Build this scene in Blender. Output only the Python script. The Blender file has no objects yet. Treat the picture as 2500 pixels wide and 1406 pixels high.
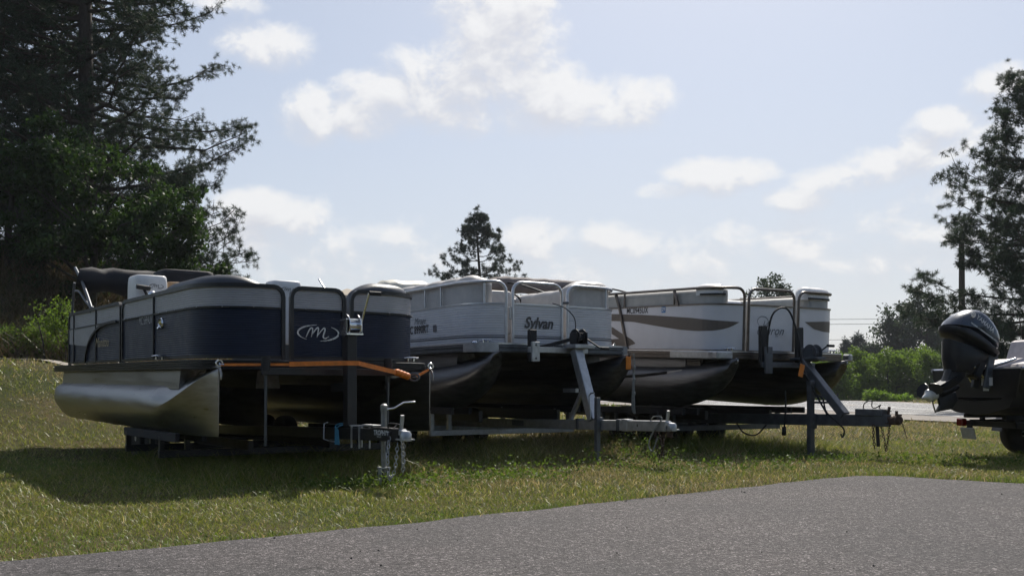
import bpy, bmesh, math, random
import numpy as np
from mathutils import Vector, Matrix
R = math.radians
rng = np.random.default_rng(7)
random.seed(7)
scene = bpy.context.scene

# ------------------------------------------------------------------ camera
cam_d = bpy.data.cameras.new('camera'); cam = bpy.data.objects.new('camera', cam_d)
scene.collection.objects.link(cam)
cam.location = (0, 0, .9); cam.rotation_euler = (R(90), 0, 0)
cam_d.sensor_width = 36; cam_d.lens = 35.0; cam_d.shift_y = .0968
cam_d.clip_end = 3000; cam_d.clip_start = .05
scene.camera = cam
F, HY, EYE = 2431., 945., .9          # calibration of the view, used to place things at their depth

# ------------------------------------------------------------------ node helper
class NT:
    def __init__(s, tree): s.t = tree; s.n = tree.nodes; s.l = tree.links
    def add(s, typ, **kw):
        n = s.n.new(typ)
        for k, v in kw.items(): setattr(n, k, v)
        return n
    def link(s, a, b): s.l.new(a, b)
    def setin(s, sock, v):
        if hasattr(v, 'is_output'): s.l.new(v, sock)
        else: sock.default_value = v
    def m(s, op, a, b=None, c=None, clamp=False):
        n = s.n.new('ShaderNodeMath'); n.operation = op; n.use_clamp = clamp
        s.setin(n.inputs[0], a)
        if b is not None: s.setin(n.inputs[1], b)
        if c is not None: s.setin(n.inputs[2], c)
        return n.outputs[0]
    def noise(s, vec, scale, detail=4, rough=.55, dim='3D', dist=0):
        n = s.n.new('ShaderNodeTexNoise'); n.noise_dimensions = dim
        if vec is not None: s.l.new(vec, n.inputs['Vector'])
        n.inputs['Scale'].default_value = scale; n.inputs['Detail'].default_value = detail
        n.inputs['Roughness'].default_value = rough; n.inputs['Distortion'].default_value = dist
        return n.outputs['Fac']
    def smooth(s, x, a, b):
        n = s.n.new('ShaderNodeMapRange'); n.interpolation_type = 'SMOOTHSTEP'
        s.setin(n.inputs['Value'], x); n.inputs['From Min'].default_value = a; n.inputs['From Max'].default_value = b
        return n.outputs['Result']
    def ramp(s, fac, stops):
        n = s.n.new('ShaderNodeValToRGB'); e = n.color_ramp.elements
        while len(e) < len(stops): e.new(.5)
        for i, (p, c) in enumerate(stops): e[i].position = p; e[i].color = (*c, 1)
        s.l.new(fac, n.inputs[0]); return n.outputs[0]
    def mix(s, fac, a, b, mode='MIX'):
        n = s.n.new('ShaderNodeMix'); n.data_type = 'RGBA'; n.blend_type = mode
        s.setin(n.inputs['Factor'], fac)
        s.setin(n.inputs['A'], a if hasattr(a, 'is_output') else (*a, 1))
        s.setin(n.inputs['B'], b if hasattr(b, 'is_output') else (*b, 1))
        return n.outputs['Result']

# ------------------------------------------------------------------ world, sun, exposure
SUN_AZ, SUN_EL = R(13.5), R(46)       # azimuth to the right of the view direction
world = bpy.data.worlds.new('World'); scene.world = world; world.use_nodes = True
w = NT(world.node_tree); w.n.clear()
sky = w.add('ShaderNodeTexSky', sky_type='NISHITA', sun_disc=False)
sky.sun_elevation = SUN_EL; sky.sun_rotation = SUN_AZ
sky.air_density = 1.0; sky.dust_density = 1.2; sky.ozone_density = 1.3; sky.altitude = 100
tc = w.add('ShaderNodeTexCoord'); dirv = tc.outputs['Generated']
nrm = w.add('ShaderNodeVectorMath', operation='NORMALIZE'); w.link(dirv, nrm.inputs[0]); dirv = nrm.outputs[0]
sp = w.add('ShaderNodeSeparateXYZ'); w.link(dirv, sp.inputs[0])
az = w.m('ARCTAN2', sp.outputs[0], sp.outputs[1]); el = w.m('ARCSINE', sp.outputs[2])
comb = w.add('ShaderNodeCombineXYZ'); w.link(az, comb.inputs[0]); w.link(w.m('MULTIPLY', el, 1.25), comb.inputs[1])
# billow distortion of the cloud outline
n1 = w.noise(comb.outputs[0], 17, 9, .64, dist=.25); n2 = w.noise(comb.outputs[0], 8, 2, .5)
fb = w.m('ADD', w.m('MULTIPLY', w.m('SUBTRACT', n1, .5), 2.7), w.m('MULTIPLY', w.m('SUBTRACT', n2, .5), 1.2))
# cumulus banks: centre azimuth, elevation, half width, half height (pixels of a 2500 wide frame), strength
CL = [(1215,70,150,135,1.25),(1160,190,190,110,1.25),(1010,245,170,62,1.1),(755,285,78,62,1.2),(870,290,130,45,1.05),
      (1330,245,190,80,1.2),(1490,258,135,62,1.15),(1240,280,260,52,1.0),
      (640,110,95,48,.8),(725,118,48,34,.6),(545,10,85,28,.8),
      (640,515,105,50,1.05),(745,540,75,56,.95),(610,590,130,60,.75),(820,620,230,75,.62),(925,585,95,38,.8),
      (1310,590,82,52,.85),(1320,665,150,60,.55),(1545,590,115,52,.85),(1670,635,170,65,.62),
      (1625,470,70,24,.85),(1725,440,95,40,.95),(1825,422,72,34,.9),
      (1960,487,95,30,.8),(2080,440,120,40,.95),(2185,405,105,42,.95),(2265,372,62,60,.95),(2320,305,82,40,1.0),(2420,330,95,80,.75),
      (2455,212,85,42,1.0),(2300,520,260,90,.55),(2000,620,260,70,.45)]
mask = None; mask2 = None
pos2 = w.add('ShaderNodeCombineXYZ'); w.link(az, pos2.inputs[0]); w.link(el, pos2.inputs[1])
for (px, py, rx, ry, k) in CL:
    a = math.atan((px-1250)/F); e = math.atan((HY-py)/math.hypot(F, px-1250))
    v1 = w.add('ShaderNodeVectorMath', operation='MULTIPLY_ADD'); w.link(pos2.outputs[0], v1.inputs[0])
    v1.inputs[1].default_value = (F/rx, F/ry, 0); v1.inputs[2].default_value = (-a*F/rx, -e*F/ry, 0)
    v2 = w.add('ShaderNodeVectorMath', operation='DOT_PRODUCT'); w.link(v1.outputs[0], v2.inputs[0]); w.link(v1.outputs[0], v2.inputs[1])
    f = w.m('MULTIPLY_ADD', v2.outputs['Value'], -.62*k, k)
    mask = f if mask is None else w.m('SMOOTH_MAX', mask, f, .35)
    v3 = w.add('ShaderNodeVectorMath', operation='ADD'); w.link(v1.outputs[0], v3.inputs[0]); v3.inputs[1].default_value = (.006*F/rx, .016*F/ry, 0)
    v4 = w.add('ShaderNodeVectorMath', operation='DOT_PRODUCT'); w.link(v3.outputs[0], v4.inputs[0]); w.link(v3.outputs[0], v4.inputs[1])
    f2 = w.m('MULTIPLY_ADD', v4.outputs['Value'], -.62*k, k)
    mask2 = f2 if mask2 is None else w.m('SMOOTH_MAX', mask2, f2, .35)
mask = w.m('MAXIMUM', mask, -1.0); mask2 = w.m('MAXIMUM', mask2, -1.0)
# the same broken cumulus all round and overhead, away from the banks above
gen = w.noise(dirv, 4.2, 6, .58)
front = w.m('MULTIPLY', w.smooth(w.m('ABSOLUTE', az), .85, .6), w.smooth(el, .6, .42))
genf = w.m('MULTIPLY_ADD', w.m('SUBTRACT', gen, .545), 6.5, w.m('MULTIPLY', front, -3.0))
mask = w.m('SMOOTH_MAX', mask, genf, .3); mask2 = w.m('SMOOTH_MAX', mask2, genf, .3)
field = w.m('ADD', mask, fb)
# light from above: compare with the cloud a little higher up, so rims are bright and crisp and bases grey and soft
sh = w.add('ShaderNodeVectorMath', operation='ADD'); w.link(comb.outputs[0], sh.inputs[0]); sh.inputs[1].default_value = (.006, .02, 0)
n1b = w.noise(sh.outputs[0], 17, 6, .62, dist=.25)
up = w.m('MULTIPLY_ADD', w.m('SUBTRACT', n1, n1b), 2.6, w.m('SUBTRACT', mask, mask2))
topn = w.smooth(up, -.45, .6)
dens = w.smooth(w.m('DIVIDE', w.m('ADD', field, .1), w.m('MULTIPLY_ADD', topn, -.85, 1.75)), 0, 1)
core = w.smooth(field, .6, 1.9)
shade = w.m('ADD', w.m('MULTIPLY_ADD', topn, .95, .12), w.m('MULTIPLY', core, -.12), clamp=True)
ccol = w.mix(shade, (6.3, 6.4, 6.95), (9.0, 8.95, 8.9))
# bright haze gathered low down and round the sun
sdv = w.add('ShaderNodeVectorMath', operation='DOT_PRODUCT'); w.link(dirv, sdv.inputs[0]); sdv.inputs[1].default_value = (math.sin(SUN_AZ)*math.cos(SUN_EL), math.cos(SUN_AZ)*math.cos(SUN_EL), math.sin(SUN_EL))
glow = w.smooth(sdv.outputs['Value'], .15, .95)
hz = w.smooth(el, .36, -.02)
skyc = w.mix(w.m('MULTIPLY', glow, w.m('MULTIPLY_ADD', hz, .5, .42)), sky.outputs[0], (6.5, 6.75, 7.4))
allc = w.mix(w.m('MULTIPLY', dens, .86), skyc, ccol)
bg = w.add('ShaderNodeBackground'); w.link(allc, bg.inputs[0]); bg.inputs[1].default_value = .1
wo = w.add('ShaderNodeOutputWorld'); w.link(bg.outputs[0], wo.inputs[0])
world.cycles.sampling_method = 'MANUAL'; world.cycles.sample_map_resolution = 512

sun_d = bpy.data.lights.new('sun', 'SUN'); sun = bpy.data.objects.new('sun', sun_d); scene.collection.objects.link(sun)
sun_d.energy = 5.0; sun_d.angle = R(.55); sun_d.color = (1, .94, .84)
sdir = Vector((math.sin(SUN_AZ)*math.cos(SUN_EL), math.cos(SUN_AZ)*math.cos(SUN_EL), math.sin(SUN_EL)))
sun.rotation_euler = sdir.to_track_quat('Z', 'Y').to_euler(); sun.location = (10, 40, 45)
scene.view_settings.view_transform = 'Standard'; scene.view_settings.look = 'None'
scene.view_settings.gamma = 1; scene.view_settings.use_curve_mapping = False
scene.view_settings.exposure = 0.1
cy = scene.cycles
cy.use_denoising = True; cy.max_bounces = 5; cy.diffuse_bounces = 2; cy.glossy_bounces = 2
cy.transmission_bounces = 4; cy.transparent_max_bounces = 6; cy.use_adaptive_sampling = True; cy.adaptive_threshold = .03; cy.volume_bounces = 0
cy.caustics_reflective = False; cy.caustics_refractive = False; cy.sample_clamp_indirect = 6

# ------------------------------------------------------------------ materials
MATS = {}
def mat(name, col, rough=.5, metal=0., var=0., vscale=8., bump=0., bscale=60., coat=0., spec=.5, streak=False):
    """principled material with a little procedural variation (dirt, grain)"""
    if name in MATS: return MATS[name]
    m = bpy.data.materials.new(name); m.use_nodes = True; t = NT(m.node_tree)
    b = t.n['Principled BSDF']; b.inputs['Metallic'].default_value = metal
    b.inputs['Roughness'].default_value = rough; b.inputs['Coat Weight'].default_value = coat
    b.inputs['Specular IOR Level'].default_value = spec
    tcn = t.add('ShaderNodeTexCoord'); v = tcn.outputs['Object']
    if streak:
        mp = t.add('ShaderNodeMapping'); t.link(v, mp.inputs[0]); mp.inputs['Scale'].default_value = streak if isinstance(streak, tuple) else (.25, 3, 3); v = mp.outputs[0]
    nz = t.noise(v, vscale, 5, .6)
    if var > 0:
        d = tuple(c*(1-var) for c in col); h = tuple(min(1, c*(1+var*.6)) for c in col)
        t.link(t.ramp(nz, [(.3, d), (.7, h)]), b.inputs['Base Color'])
        rr = t.m('MULTIPLY_ADD', nz, .3, max(.04, rough-.15)); t.link(rr, b.inputs['Roughness'])
    else: b.inputs['Base Color'].default_value = (*col, 1)
    if bump > 0:
        bp = t.add('ShaderNodeBump'); bp.inputs['Strength'].default_value = bump; bp.inputs['Distance'].default_value = .01
        t.link(t.noise(v, bscale, 4, .6), bp.inputs['Height']); t.link(bp.outputs[0], b.inputs['Normal'])
    MATS[name] = m; return m

def leafmat(name, col, trans=.45, rough=.6, attr=True, var=.35):
    if name in MATS: return MATS[name]
    m = bpy.data.materials.new(name); m.use_nodes = True; t = NT(m.node_tree); t.n.clear()
    o = t.add('ShaderNodeOutputMaterial')
    a = t.add('ShaderNodeAttribute', attribute_name='tint'); f = a.outputs['Fac']
    c = t.mix(f, tuple(x*(1-var) for x in col), tuple(x*(1+var) for x in col))
    d = t.add('ShaderNodeBsdfPrincipled'); t.link(c, d.inputs['Base Color']); d.inputs['Roughness'].default_value = rough
    d.inputs['Specular IOR Level'].default_value = .3
    tr = t.add('ShaderNodeBsdfTranslucent'); t.link(t.mix(.5, c, (1.3, 1.5, .5), 'MULTIPLY'), tr.inputs[0])
    mx = t.add('ShaderNodeMixShader'); mx.inputs[0].default_value = trans
    t.link(d.outputs[0], mx.inputs[1]); t.link(tr.outputs[0], mx.inputs[2]); t.link(mx.outputs[0], o.inputs[0])
    MATS[name] = m; return m

def colmat(name, trans=.4, rough=.42):
    """blade colour from the mesh's own per-blade colour"""
    m = bpy.data.materials.new(name); m.use_nodes = True; t = NT(m.node_tree); t.n.clear()
    o = t.add('ShaderNodeOutputMaterial'); a = t.add('ShaderNodeAttribute', attribute_name='blade')
    d = t.add('ShaderNodeBsdfPrincipled'); t.link(a.outputs['Color'], d.inputs['Base Color']); d.inputs['Roughness'].default_value = rough
    d.inputs['Specular IOR Level'].default_value = .45
    tr = t.add('ShaderNodeBsdfTranslucent'); t.link(a.outputs['Color'], tr.inputs[0])
    mx = t.add('ShaderNodeMixShader'); mx.inputs[0].default_value = trans
    t.link(d.outputs[0], mx.inputs[1]); t.link(tr.outputs[0], mx.inputs[2]); t.link(mx.outputs[0], o.inputs[0])
    return m

ALU   = mat('pontoon aluminium', (.30, .285, .265), .33, .95, .28, 5, streak=(.3, 2.5, 4), bump=.05, bscale=30)
ALU_D = mat('weathered aluminium', (.16, .16, .165), .42, .9, .4, 5, streak=(.3, 2.5, 4), bump=.05, bscale=30)
RAIL_S= mat('anodised silver rail', (.62, .62, .64), .35, .85, .15, 14)
RAIL_B= mat('black powder coat', (.012, .013, .015), .38, 0, .3, 20)
RAIL_Z= mat('bronze anodised rail', (.16, .14, .125), .35, .8, .2, 14)
NAVY  = mat('navy panel', (.010, .018, .042), .38, 0, .25, 6, spec=.3)
SILV  = mat('silver panel', (.42, .42, .44), .42, .45, .12, 6)
WHITEP= mat('white painted panel', (.66, .65, .66), .42, .0, .1, 5)
WHITE2= mat('white gel panel', (.72, .71, .73), .35, .0, .07, 4)
BROWN = mat('taupe decal', (.13, .105, .085), .5, 0, .1, 20)
SLATE = mat('slate vinyl', (.05, .055, .068), .45, 0, .15, 25, bump=.1, bscale=120)
BEIGE = mat('beige vinyl', (.52, .49, .46), .5, 0, .14, 9, bump=.15, bscale=14)
GREYV = mat('grey vinyl', (.40, .39, .36), .55, 0, .15, 8, bump=.15, bscale=14)
WHITEV= mat('white vinyl', (.74, .73, .72), .42, 0, .07, 9, bump=.12, bscale=12)
TAN   = mat('tan vinyl', (.32, .2, .1), .5, 0, .2, 10)
CANVAS= mat('taupe canvas', (.19, .16, .155), .8, 0, .25, 5, bump=.5, bscale=9)
CANVB = mat('black canvas', (.018, .018, .022), .75, 0, .3, 6, bump=.5, bscale=9)
CANVT = mat('tan canvas', (.34, .29, .22), .8, 0, .2, 5, bump=.4, bscale=8)
CREAM = mat('cream fibreglass', (.66, .62, .52), .35, 0, .12, 4)
DECKM = mat('grey carpet', (.12, .12, .125), .9, 0, .3, 30)
RUBR  = mat('black rubber', (.015, .015, .016), .65, 0, .3, 15)
TYRE  = mat('tyre rubber', (.022, .021, .02), .8, 0, .35, 12, bump=.4, bscale=40)
GALV  = mat('galvanised steel', (.46, .47, .48), .45, .75, .25, 14)
GALVD = mat('dull grey steel', (.13, .14, .155), .5, .6, .3, 10)
GALVM = mat('aged zinc', (.3, .3, .29), .5, .7, .35, 14)
PAINTB= mat('black trailer paint', (.015, .015, .017), .4, 0, .35, 10)
CHROME= mat('chrome', (.75, .75, .76), .15, 1, .1, 20)
RUST  = mat('rusty steel', (.09, .055, .04), .8, .3, .5, 20)
ORANGE= mat('orange strap', (.85, .24, .035), .6, 0, .25, 18)
ORTAG = mat('orange tag', (.75, .22, .01), .5, 0, .1, 18)
BLUET = mat('blue tag', (.08, .32, .5), .5, 0, .2, 18)
BLUES = mat('blue sticker', (.06, .22, .5), .5)
GOLDT = mat('gold script', (.5, .4, .24), .4, .4, .1, 20)
WHITET= mat('white lettering', (.7, .7, .7), .5)
GREYT = mat('silver lettering', (.5, .52, .55), .3, .6, .1, 20)
BLACKT= mat('black lettering', (.02, .02, .022), .5)
DGREYT= mat('dark grey lettering', (.075, .07, .07), .5)
STRIPE= mat('grey stripe', (.12, .12, .13), .5)
ROPE  = mat('grey rope', (.3, .3, .28), .9, 0, .3, 60)
COWL  = mat('blue grey cowling', (.05, .064, .09), .3, .3, .15, 8, coat=.6)
MOTD  = mat('dark motor paint', (.012, .013, .016), .4, .1, .3, 10)
PROPM = mat('worn alloy', (.78, .78, .76), .5, .2, .2, 15)
HULLD = mat('dark hull paint', (.016, .014, .012), .45, 0, .4, 6)
SEATP = mat('faded cushion', (.5, .46, .46), .7, 0, .15, 12)
LENSR = mat('red lens', (.25, .01, .01), .2)
LENSY = mat('amber lamp lens', (.65, .5, .12), .15, 0, .1, 20)
PLATE = mat('licence plate', (.5, .52, .56), .4, .2, .2, 20)
WOODP = mat('weathered pole wood', (.07, .055, .045), .9, 0, .4, 12, streak=(8, 8, .6))
WIRE  = mat('wire', (.03, .03, .03), .6)
BARKP = mat('pine bark', (.062, .05, .042), .95, 0, .45, 6, bump=.6, bscale=14, streak=(3, 3, .7))
BARKD = mat('grey bark', (.06, .055, .045), .95, 0, .4, 6, bump=.6, bscale=14)
NEEDLE= leafmat('pine needles', (.032, .052, .03), .22, .55)
NEEDLF= leafmat('far pine needles', (.034, .052, .038), .2, .6)
LEAFD = leafmat('dark leaves', (.034, .062, .018), .38)
LEAFB = leafmat('bush leaves', (.13, .19, .035), .5)
LEAFY = leafmat('bright leaves', (.16, .24, .04), .5)
LEAFW = leafmat('weed leaves', (.10, .145, .03), .45)
LEAFF = leafmat('distant leaves', (.04, .06, .032), .3)

# ------------------------------------------------------------------ mesh helpers
COL = scene.collection
class MB:
    def __init__(s): s.v = []; s.f = []
    def add(s, vs, fs):
        o = len(s.v); s.v += [tuple(p) for p in vs]; s.f += [tuple(o+i for i in q) for q in fs]; return s
    def box(s, c, d, rot=None, bev=0.):
        x, y, z = d[0]/2, d[1]/2, d[2]/2
        if bev > 0:
            b = min(bev, x*.9, y*.9, z*.9); vs = []
            # chamfered box by hull of 24 points
            for sx in (-1, 1):
                for sy in (-1, 1):
                    for sz in (-1, 1):
                        vs += [(sx*x, sy*(y-b), sz*(z-b)), (sx*(x-b), sy*y, sz*(z-b)), (sx*(x-b), sy*(y-b), sz*z)]
            bm = bmesh.new(); [bm.verts.new(p) for p in vs]
            bmesh.ops.convex_hull(bm, input=bm.verts)
            bmesh.ops.dissolve_limit(bm, angle_limit=.01, verts=bm.verts, edges=bm.edges)
            bm.verts.index_update(); vs = [v.co.copy() for v in bm.verts]; fs = [[v.index for v in f.verts] for f in bm.faces]; bm.free()
        else:
            vs = [Vector((sx*x, sy*y, sz*z)) for sx in (-1, 1) for sy in (-1, 1) for sz in (-1, 1)]
            fs = [(0,1,3,2),(4,6,7,5),(0,4,5,1),(2,3,7,6),(0,2,6,4),(1,5,7,3)]
        M = rot if rot is not None else Matrix.Identity(3)
        return s.add([M @ Vector(p) + Vector(c) for p in vs], fs)
    def beam(s, a, b, wd, ht, up=(0, 0, 1), bev=0.):
        a, b = Vector(a), Vector(b); d = b-a; x = d.normalized(); y = Vector(up).cross(x).normalized(); z = x.cross(y)
        M = Matrix((x, y, z)).transposed()
        return s.box((a+b)/2, (d.length, wd, ht), M, bev)
    def tube(s, pts, r, seg=8, closed=False, cap=True, flat=1.0):
        pts = [Vector(p) for p in pts]; n = len(pts); rs = r if hasattr(r, '__len__') else [r]*n
        tans = []
        for i in range(n):
            a = pts[(i-1) % n] if (closed or i > 0) else pts[0]; b = pts[(i+1) % n] if (closed or i < n-1) else pts[-1]
            t = (b-a); tans.append(t.normalized() if t.length > 1e-9 else Vector((1, 0, 0)))
        up = Vector((0, 0, 1)) if abs(tans[0].z) < .9 else Vector((1, 0, 0))
        nrm = (up - tans[0]*up.dot(tans[0])).normalized(); vs = []
        for i in range(n):
            nrm = (nrm - tans[i]*nrm.dot(tans[i]))
            nrm = nrm.normalized() if nrm.length > 1e-6 else tans[i].orthogonal().normalized()
            bi = tans[i].cross(nrm)
            for k in range(seg):
                q = 2*math.pi*(k+.5)/seg
                vs.append(pts[i] + nrm*math.cos(q)*rs[i]*flat + bi*math.sin(q)*rs[i])
        fs = []; m = n if closed else n-1
        for i in range(m):
            j = (i+1) % n
            for k in range(seg): l = (k+1) % seg; fs.append((i*seg+k, i*seg+l, j*seg+l, j*seg+k))
        if not closed and cap: fs += [tuple(range(seg-1, -1, -1)), tuple((n-1)*seg+k for k in range(seg))]
        return s.add(vs, fs)
    def loft(s, secs, cap=True):
        n = len(secs[0]); vs = [p for q in secs for p in q]; fs = []
        for i in range(len(secs)-1):
            for k in range(n): l = (k+1) % n; fs.append((i*n+k, i*n+l, (i+1)*n+l, (i+1)*n+k))
        if cap: fs += [tuple(range(n-1, -1, -1)), tuple((len(secs)-1)*n+k for k in range(n))]
        return s.add(vs, fs)
    def disc(s, c, axis, r, th, seg=20, hole=0):
        c = Vector(c); a = Vector(axis).normalized(); e = a.orthogonal().normalized(); g = a.cross(e)
        ring = lambda rr, off: [c + a*off + (e*math.cos(2*math.pi*k/seg)+g*math.sin(2*math.pi*k/seg))*rr for k in range(seg)]
        return s.loft([ring(r, -th/2), ring(r, th/2)])
    def lathe(s, c, axis, prof, seg=24):
        """prof: (radius, offset along axis), first/last radius > 0"""
        c = Vector(c); a = Vector(axis).normalized(); e = a.orthogonal().normalized(); g = a.cross(e)
        return s.loft([[c + a*o + (e*math.cos(2*math.pi*k/seg)+g*math.sin(2*math.pi*k/seg))*max(r, 1e-4) for k in range(seg)] for r, o in prof])
    def pillow(s, prof, hw, M, steps=7, p=.35, c=None):
        """rounded slab: a side profile (x,z) swollen over +-hw in y"""
        cx = sum(q[0] for q in prof)/len(prof) if c is None else c[0]; cz = sum(q[1] for q in prof)/len(prof) if c is None else c[1]
        secs = []
        for i in range(steps+1):
            t = -math.pi/2 + math.pi*i/steps; k = max(.02, math.cos(t))**p; y = hw*math.sin(t)
            secs.append([M @ Vector((cx+(x-cx)*k, y, cz+(z-cz)*k)) for x, z in prof])
        return s.loft(secs)
    def mesh(s, name, smooth=None):
        me = bpy.data.meshes.new(name); me.from_pydata(s.v, [], s.f)
        bm = bmesh.new(); bm.from_mesh(me); bmesh.ops.recalc_face_normals(bm, faces=bm.faces); bm.to_mesh(me); bm.free()
        if smooth:
            me.polygons.foreach_set('use_smooth', [True]*len(me.polygons))
            try: me.set_sharp_from_angle(angle=R(smooth))
            except Exception: pass
        return me
    def build(s, name, material, parent=None, smooth=None, label=None):
        me = s.mesh(name, smooth); me.materials.append(material)
        o = bpy.data.objects.new(name, me); COL.objects.link(o); o.parent = parent
        if label: o['label'] = label
        return o
def tag(o, label=None, cat=None, group=None, kind=None):
    for k, v in (('label', label), ('category', cat), ('group', group), ('kind', kind)):
        if v: o[k] = v
    return o
def empty(name, loc, rz=0, ry=0, label=None, cat=None, group=None):
    o = bpy.data.objects.new(name, None); COL.objects.link(o); o.location = loc; o.rotation_euler = (0, ry, rz)
    o.empty_display_size = .2
    return tag(o, label, cat, group)
def again(o, loc=None, rot=None, parent=None, name=None):
    c = o.copy(); COL.objects.link(c); c.parent = parent if parent is not None else o.parent
    if loc is not None: c.location = loc
    if rot is not None: c.rotation_euler = rot
    return c
def P(px, py, D): return Vector(((px-1250)/F*D, D, EYE-(py-HY)/F*D))
def arc(p0, p1, sag, n=10):
    p0, p1 = Vector(p0), Vector(p1)
    return [p0.lerp(p1, i/n) + Vector((0, 0, -4*sag*(i/n)*(1-i/n))) for i in range(n+1)]
def cat_rom(pts, n=6):
    pts = [Vector(p) for p in pts]; q = [pts[0]]+pts+[pts[-1]]; out = []
    for i in range(1, len(q)-2):
        a, b, c, d = q[i-1], q[i], q[i+1], q[i+2]
        for k in range(n):
            t = k/n
            out.append(.5*((2*b)+(c-a)*t+(2*a-5*b+4*c-d)*t*t+(3*b-a-3*c+d)*t**3))
    return out+[pts[-1]]
def sstep(a, b, x):
    t = np.clip((np.asarray(x, float)-a)/(b-a), 0, 1); return t*t*(3-2*t)
def fast_mesh(name, V, Fc, nper, material, parent=None, tint=None, blade=None, smooth=False):
    """numpy mesh of faces with nper corners"""
    me = bpy.data.meshes.new(name); nv, nf = len(V), len(Fc)
    me.vertices.add(nv); me.vertices.foreach_set('co', np.ascontiguousarray(V, dtype=np.float32).ravel())
    me.loops.add(nf*nper); me.loops.foreach_set('vertex_index', np.ascontiguousarray(Fc, dtype=np.int32).ravel())
    me.polygons.add(nf); me.polygons.foreach_set('loop_start', np.arange(0, nf*nper, nper, dtype=np.int32))
    me.polygons.foreach_set('loop_total', np.full(nf, nper, dtype=np.int32))
    if tint is not None:
        a = me.attributes.new('tint', 'FLOAT', 'POINT'); a.data.foreach_set('value', np.ascontiguousarray(tint, dtype=np.float32))
    if blade is not None:
        a = me.attributes.new('blade', 'FLOAT_COLOR', 'POINT'); c4 = np.ones((nv, 4), np.float32); c4[:, :3] = blade
        a.data.foreach_set('color', c4.ravel())
    if smooth: me.polygons.foreach_set('use_smooth', np.ones(nf, dtype=bool))
    me.update(calc_edges=True); me.materials.append(material)
    o = bpy.data.objects.new(name, me); COL.objects.link(o); o.parent = parent
    return o
def rand_rot(n, g):
    q = g.normal(size=(n, 4)); q /= np.linalg.norm(q, axis=1)[:, None]; a, b, c, d = q.T
    return np.stack([np.stack([1-2*(c*c+d*d), 2*(b*c-a*d), 2*(b*d+a*c)], -1), np.stack([2*(b*c+a*d), 1-2*(b*b+d*d), 2*(c*d-a*b)], -1),
                     np.stack([2*(b*d-a*c), 2*(c*d+a*b), 1-2*(b*b+c*c)], -1)], 1)
def stamp(bv, bf, pos, rot, sc):
    """copies of a small mesh (bv,bf) at pos with rotation and scale"""
    n = len(pos); V = np.einsum('nij,kj->nki', rot, bv)*sc[:, None, None] + pos[:, None, :]
    Fc = bf[None] + (np.arange(n)*len(bv))[:, None, None]
    return V.reshape(-1, 3), Fc.reshape(-1, bf.shape[1])
_h = np.random.default_rng(3).random((64, 64))
def vnoise(x, y):
    x = np.asarray(x, float); y = np.asarray(y, float); xi = np.floor(x).astype(int); yi = np.floor(y).astype(int)
    fx = x-xi; fy = y-yi; fx = fx*fx*(3-2*fx); fy = fy*fy*(3-2*fy); g = lambda a, b: _h[a % 64, b % 64]
    return (g(xi, yi)*(1-fx)+g(xi+1, yi)*fx)*(1-fy)+(g(xi, yi+1)*(1-fx)+g(xi+1, yi+1)*fx)*fy

# ------------------------------------------------------------------ text
def text_bm(txt, size, shear=0., bold=0., sx=1.0, spacing=1.0):
    cu = bpy.data.curves.new('lettering', 'FONT'); cu.body = txt; cu.size = size; cu.shear = shear; cu.offset = bold
    cu.space_character = spacing; cu.align_x = 'CENTER'; cu.align_y = 'CENTER'; cu.resolution_u = 3
    o = bpy.data.objects.new('lettering', cu); COL.objects.link(o); bpy.context.view_layer.update()
    me = bpy.data.meshes.new_from_object(o.evaluated_get(bpy.context.evaluated_depsgraph_get()))
    bpy.data.objects.remove(o); bpy.data.curves.remove(cu)
    bm = bmesh.new(); bm.from_mesh(me); bpy.data.meshes.remove(me)
    for v in bm.verts: v.co.x *= sx
    return bm
def slice_bm(bm, step=.06):
    xs = [v.co.x for v in bm.verts]; x = math.floor(min(xs)/step)*step + step
    while x < max(xs):
        bmesh.ops.bisect_plane(bm, geom=bm.verts[:]+bm.edges[:]+bm.faces[:], plane_co=(x, 0, 0), plane_no=(1, 0, 0)); x += step
    return bm
def stroke_mb(strokes):
    """brush strokes: each a list of (x, z, half width) -> flat strips in (u,z)"""
    mb = MB()
    for st in strokes:
        vs = []; n = len(st)
        for i, (x, z, h) in enumerate(st):
            a = st[max(0, i-1)]; b = st[min(n-1, i+1)]; t = Vector((b[0]-a[0], b[1]-a[1])); t = t.normalized() if t.length > 1e-9 else Vector((1, 0))
            vs += [(x-t.y*h, z+t.x*h, 0), (x+t.y*h, z-t.x*h, 0)]
        mb.add(vs, [(2*i, 2*i+1, 2*i+3, 2*i+2) for i in range(n-1)])
    return mb
def ell(cx, cz, rx, rz, a0, a1, h, n=18):
    return [(cx+rx*math.cos(R(a0+(a1-a0)*i/n)), cz+rz*math.sin(R(a0+(a1-a0)*i/n)), h*math.sin(math.pi*(i+.6)/(n+1.2))+.001) for i in range(n+1)]
def crv(pts, h, n=5):
    q = cat_rom([(x, z, 0) for x, z in pts], n); m = len(q)
    return [(p.x, p.y, h*(.45+.55*math.sin(math.pi*(i+.5)/m))) for i, p in enumerate(q)]
def m_logo(k=1.0):
    """slanted letter m between two swooshes of an open oval"""
    s = [ell(0, 0, .215*k, .078*k, 95, 235, .008*k), ell(0, 0, .215*k, .078*k, 275, 412, .008*k)]
    s += [crv([(-.13*k, -.045*k), (-.10*k, .02*k), (-.075*k, .048*k), (-.06*k, .03*k), (-.075*k, -.04*k)], .0075*k),
          crv([(-.07*k, -.02*k), (-.02*k, .045*k), (.0, .04*k), (-.015*k, -.045*k)], .0075*k),
          crv([(-.005*k, -.02*k), (.05*k, .045*k), (.07*k, .035*k), (.05*k, -.035*k), (.075*k, -.05*k), (.11*k, -.03*k)], .0075*k)]
    return s

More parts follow.
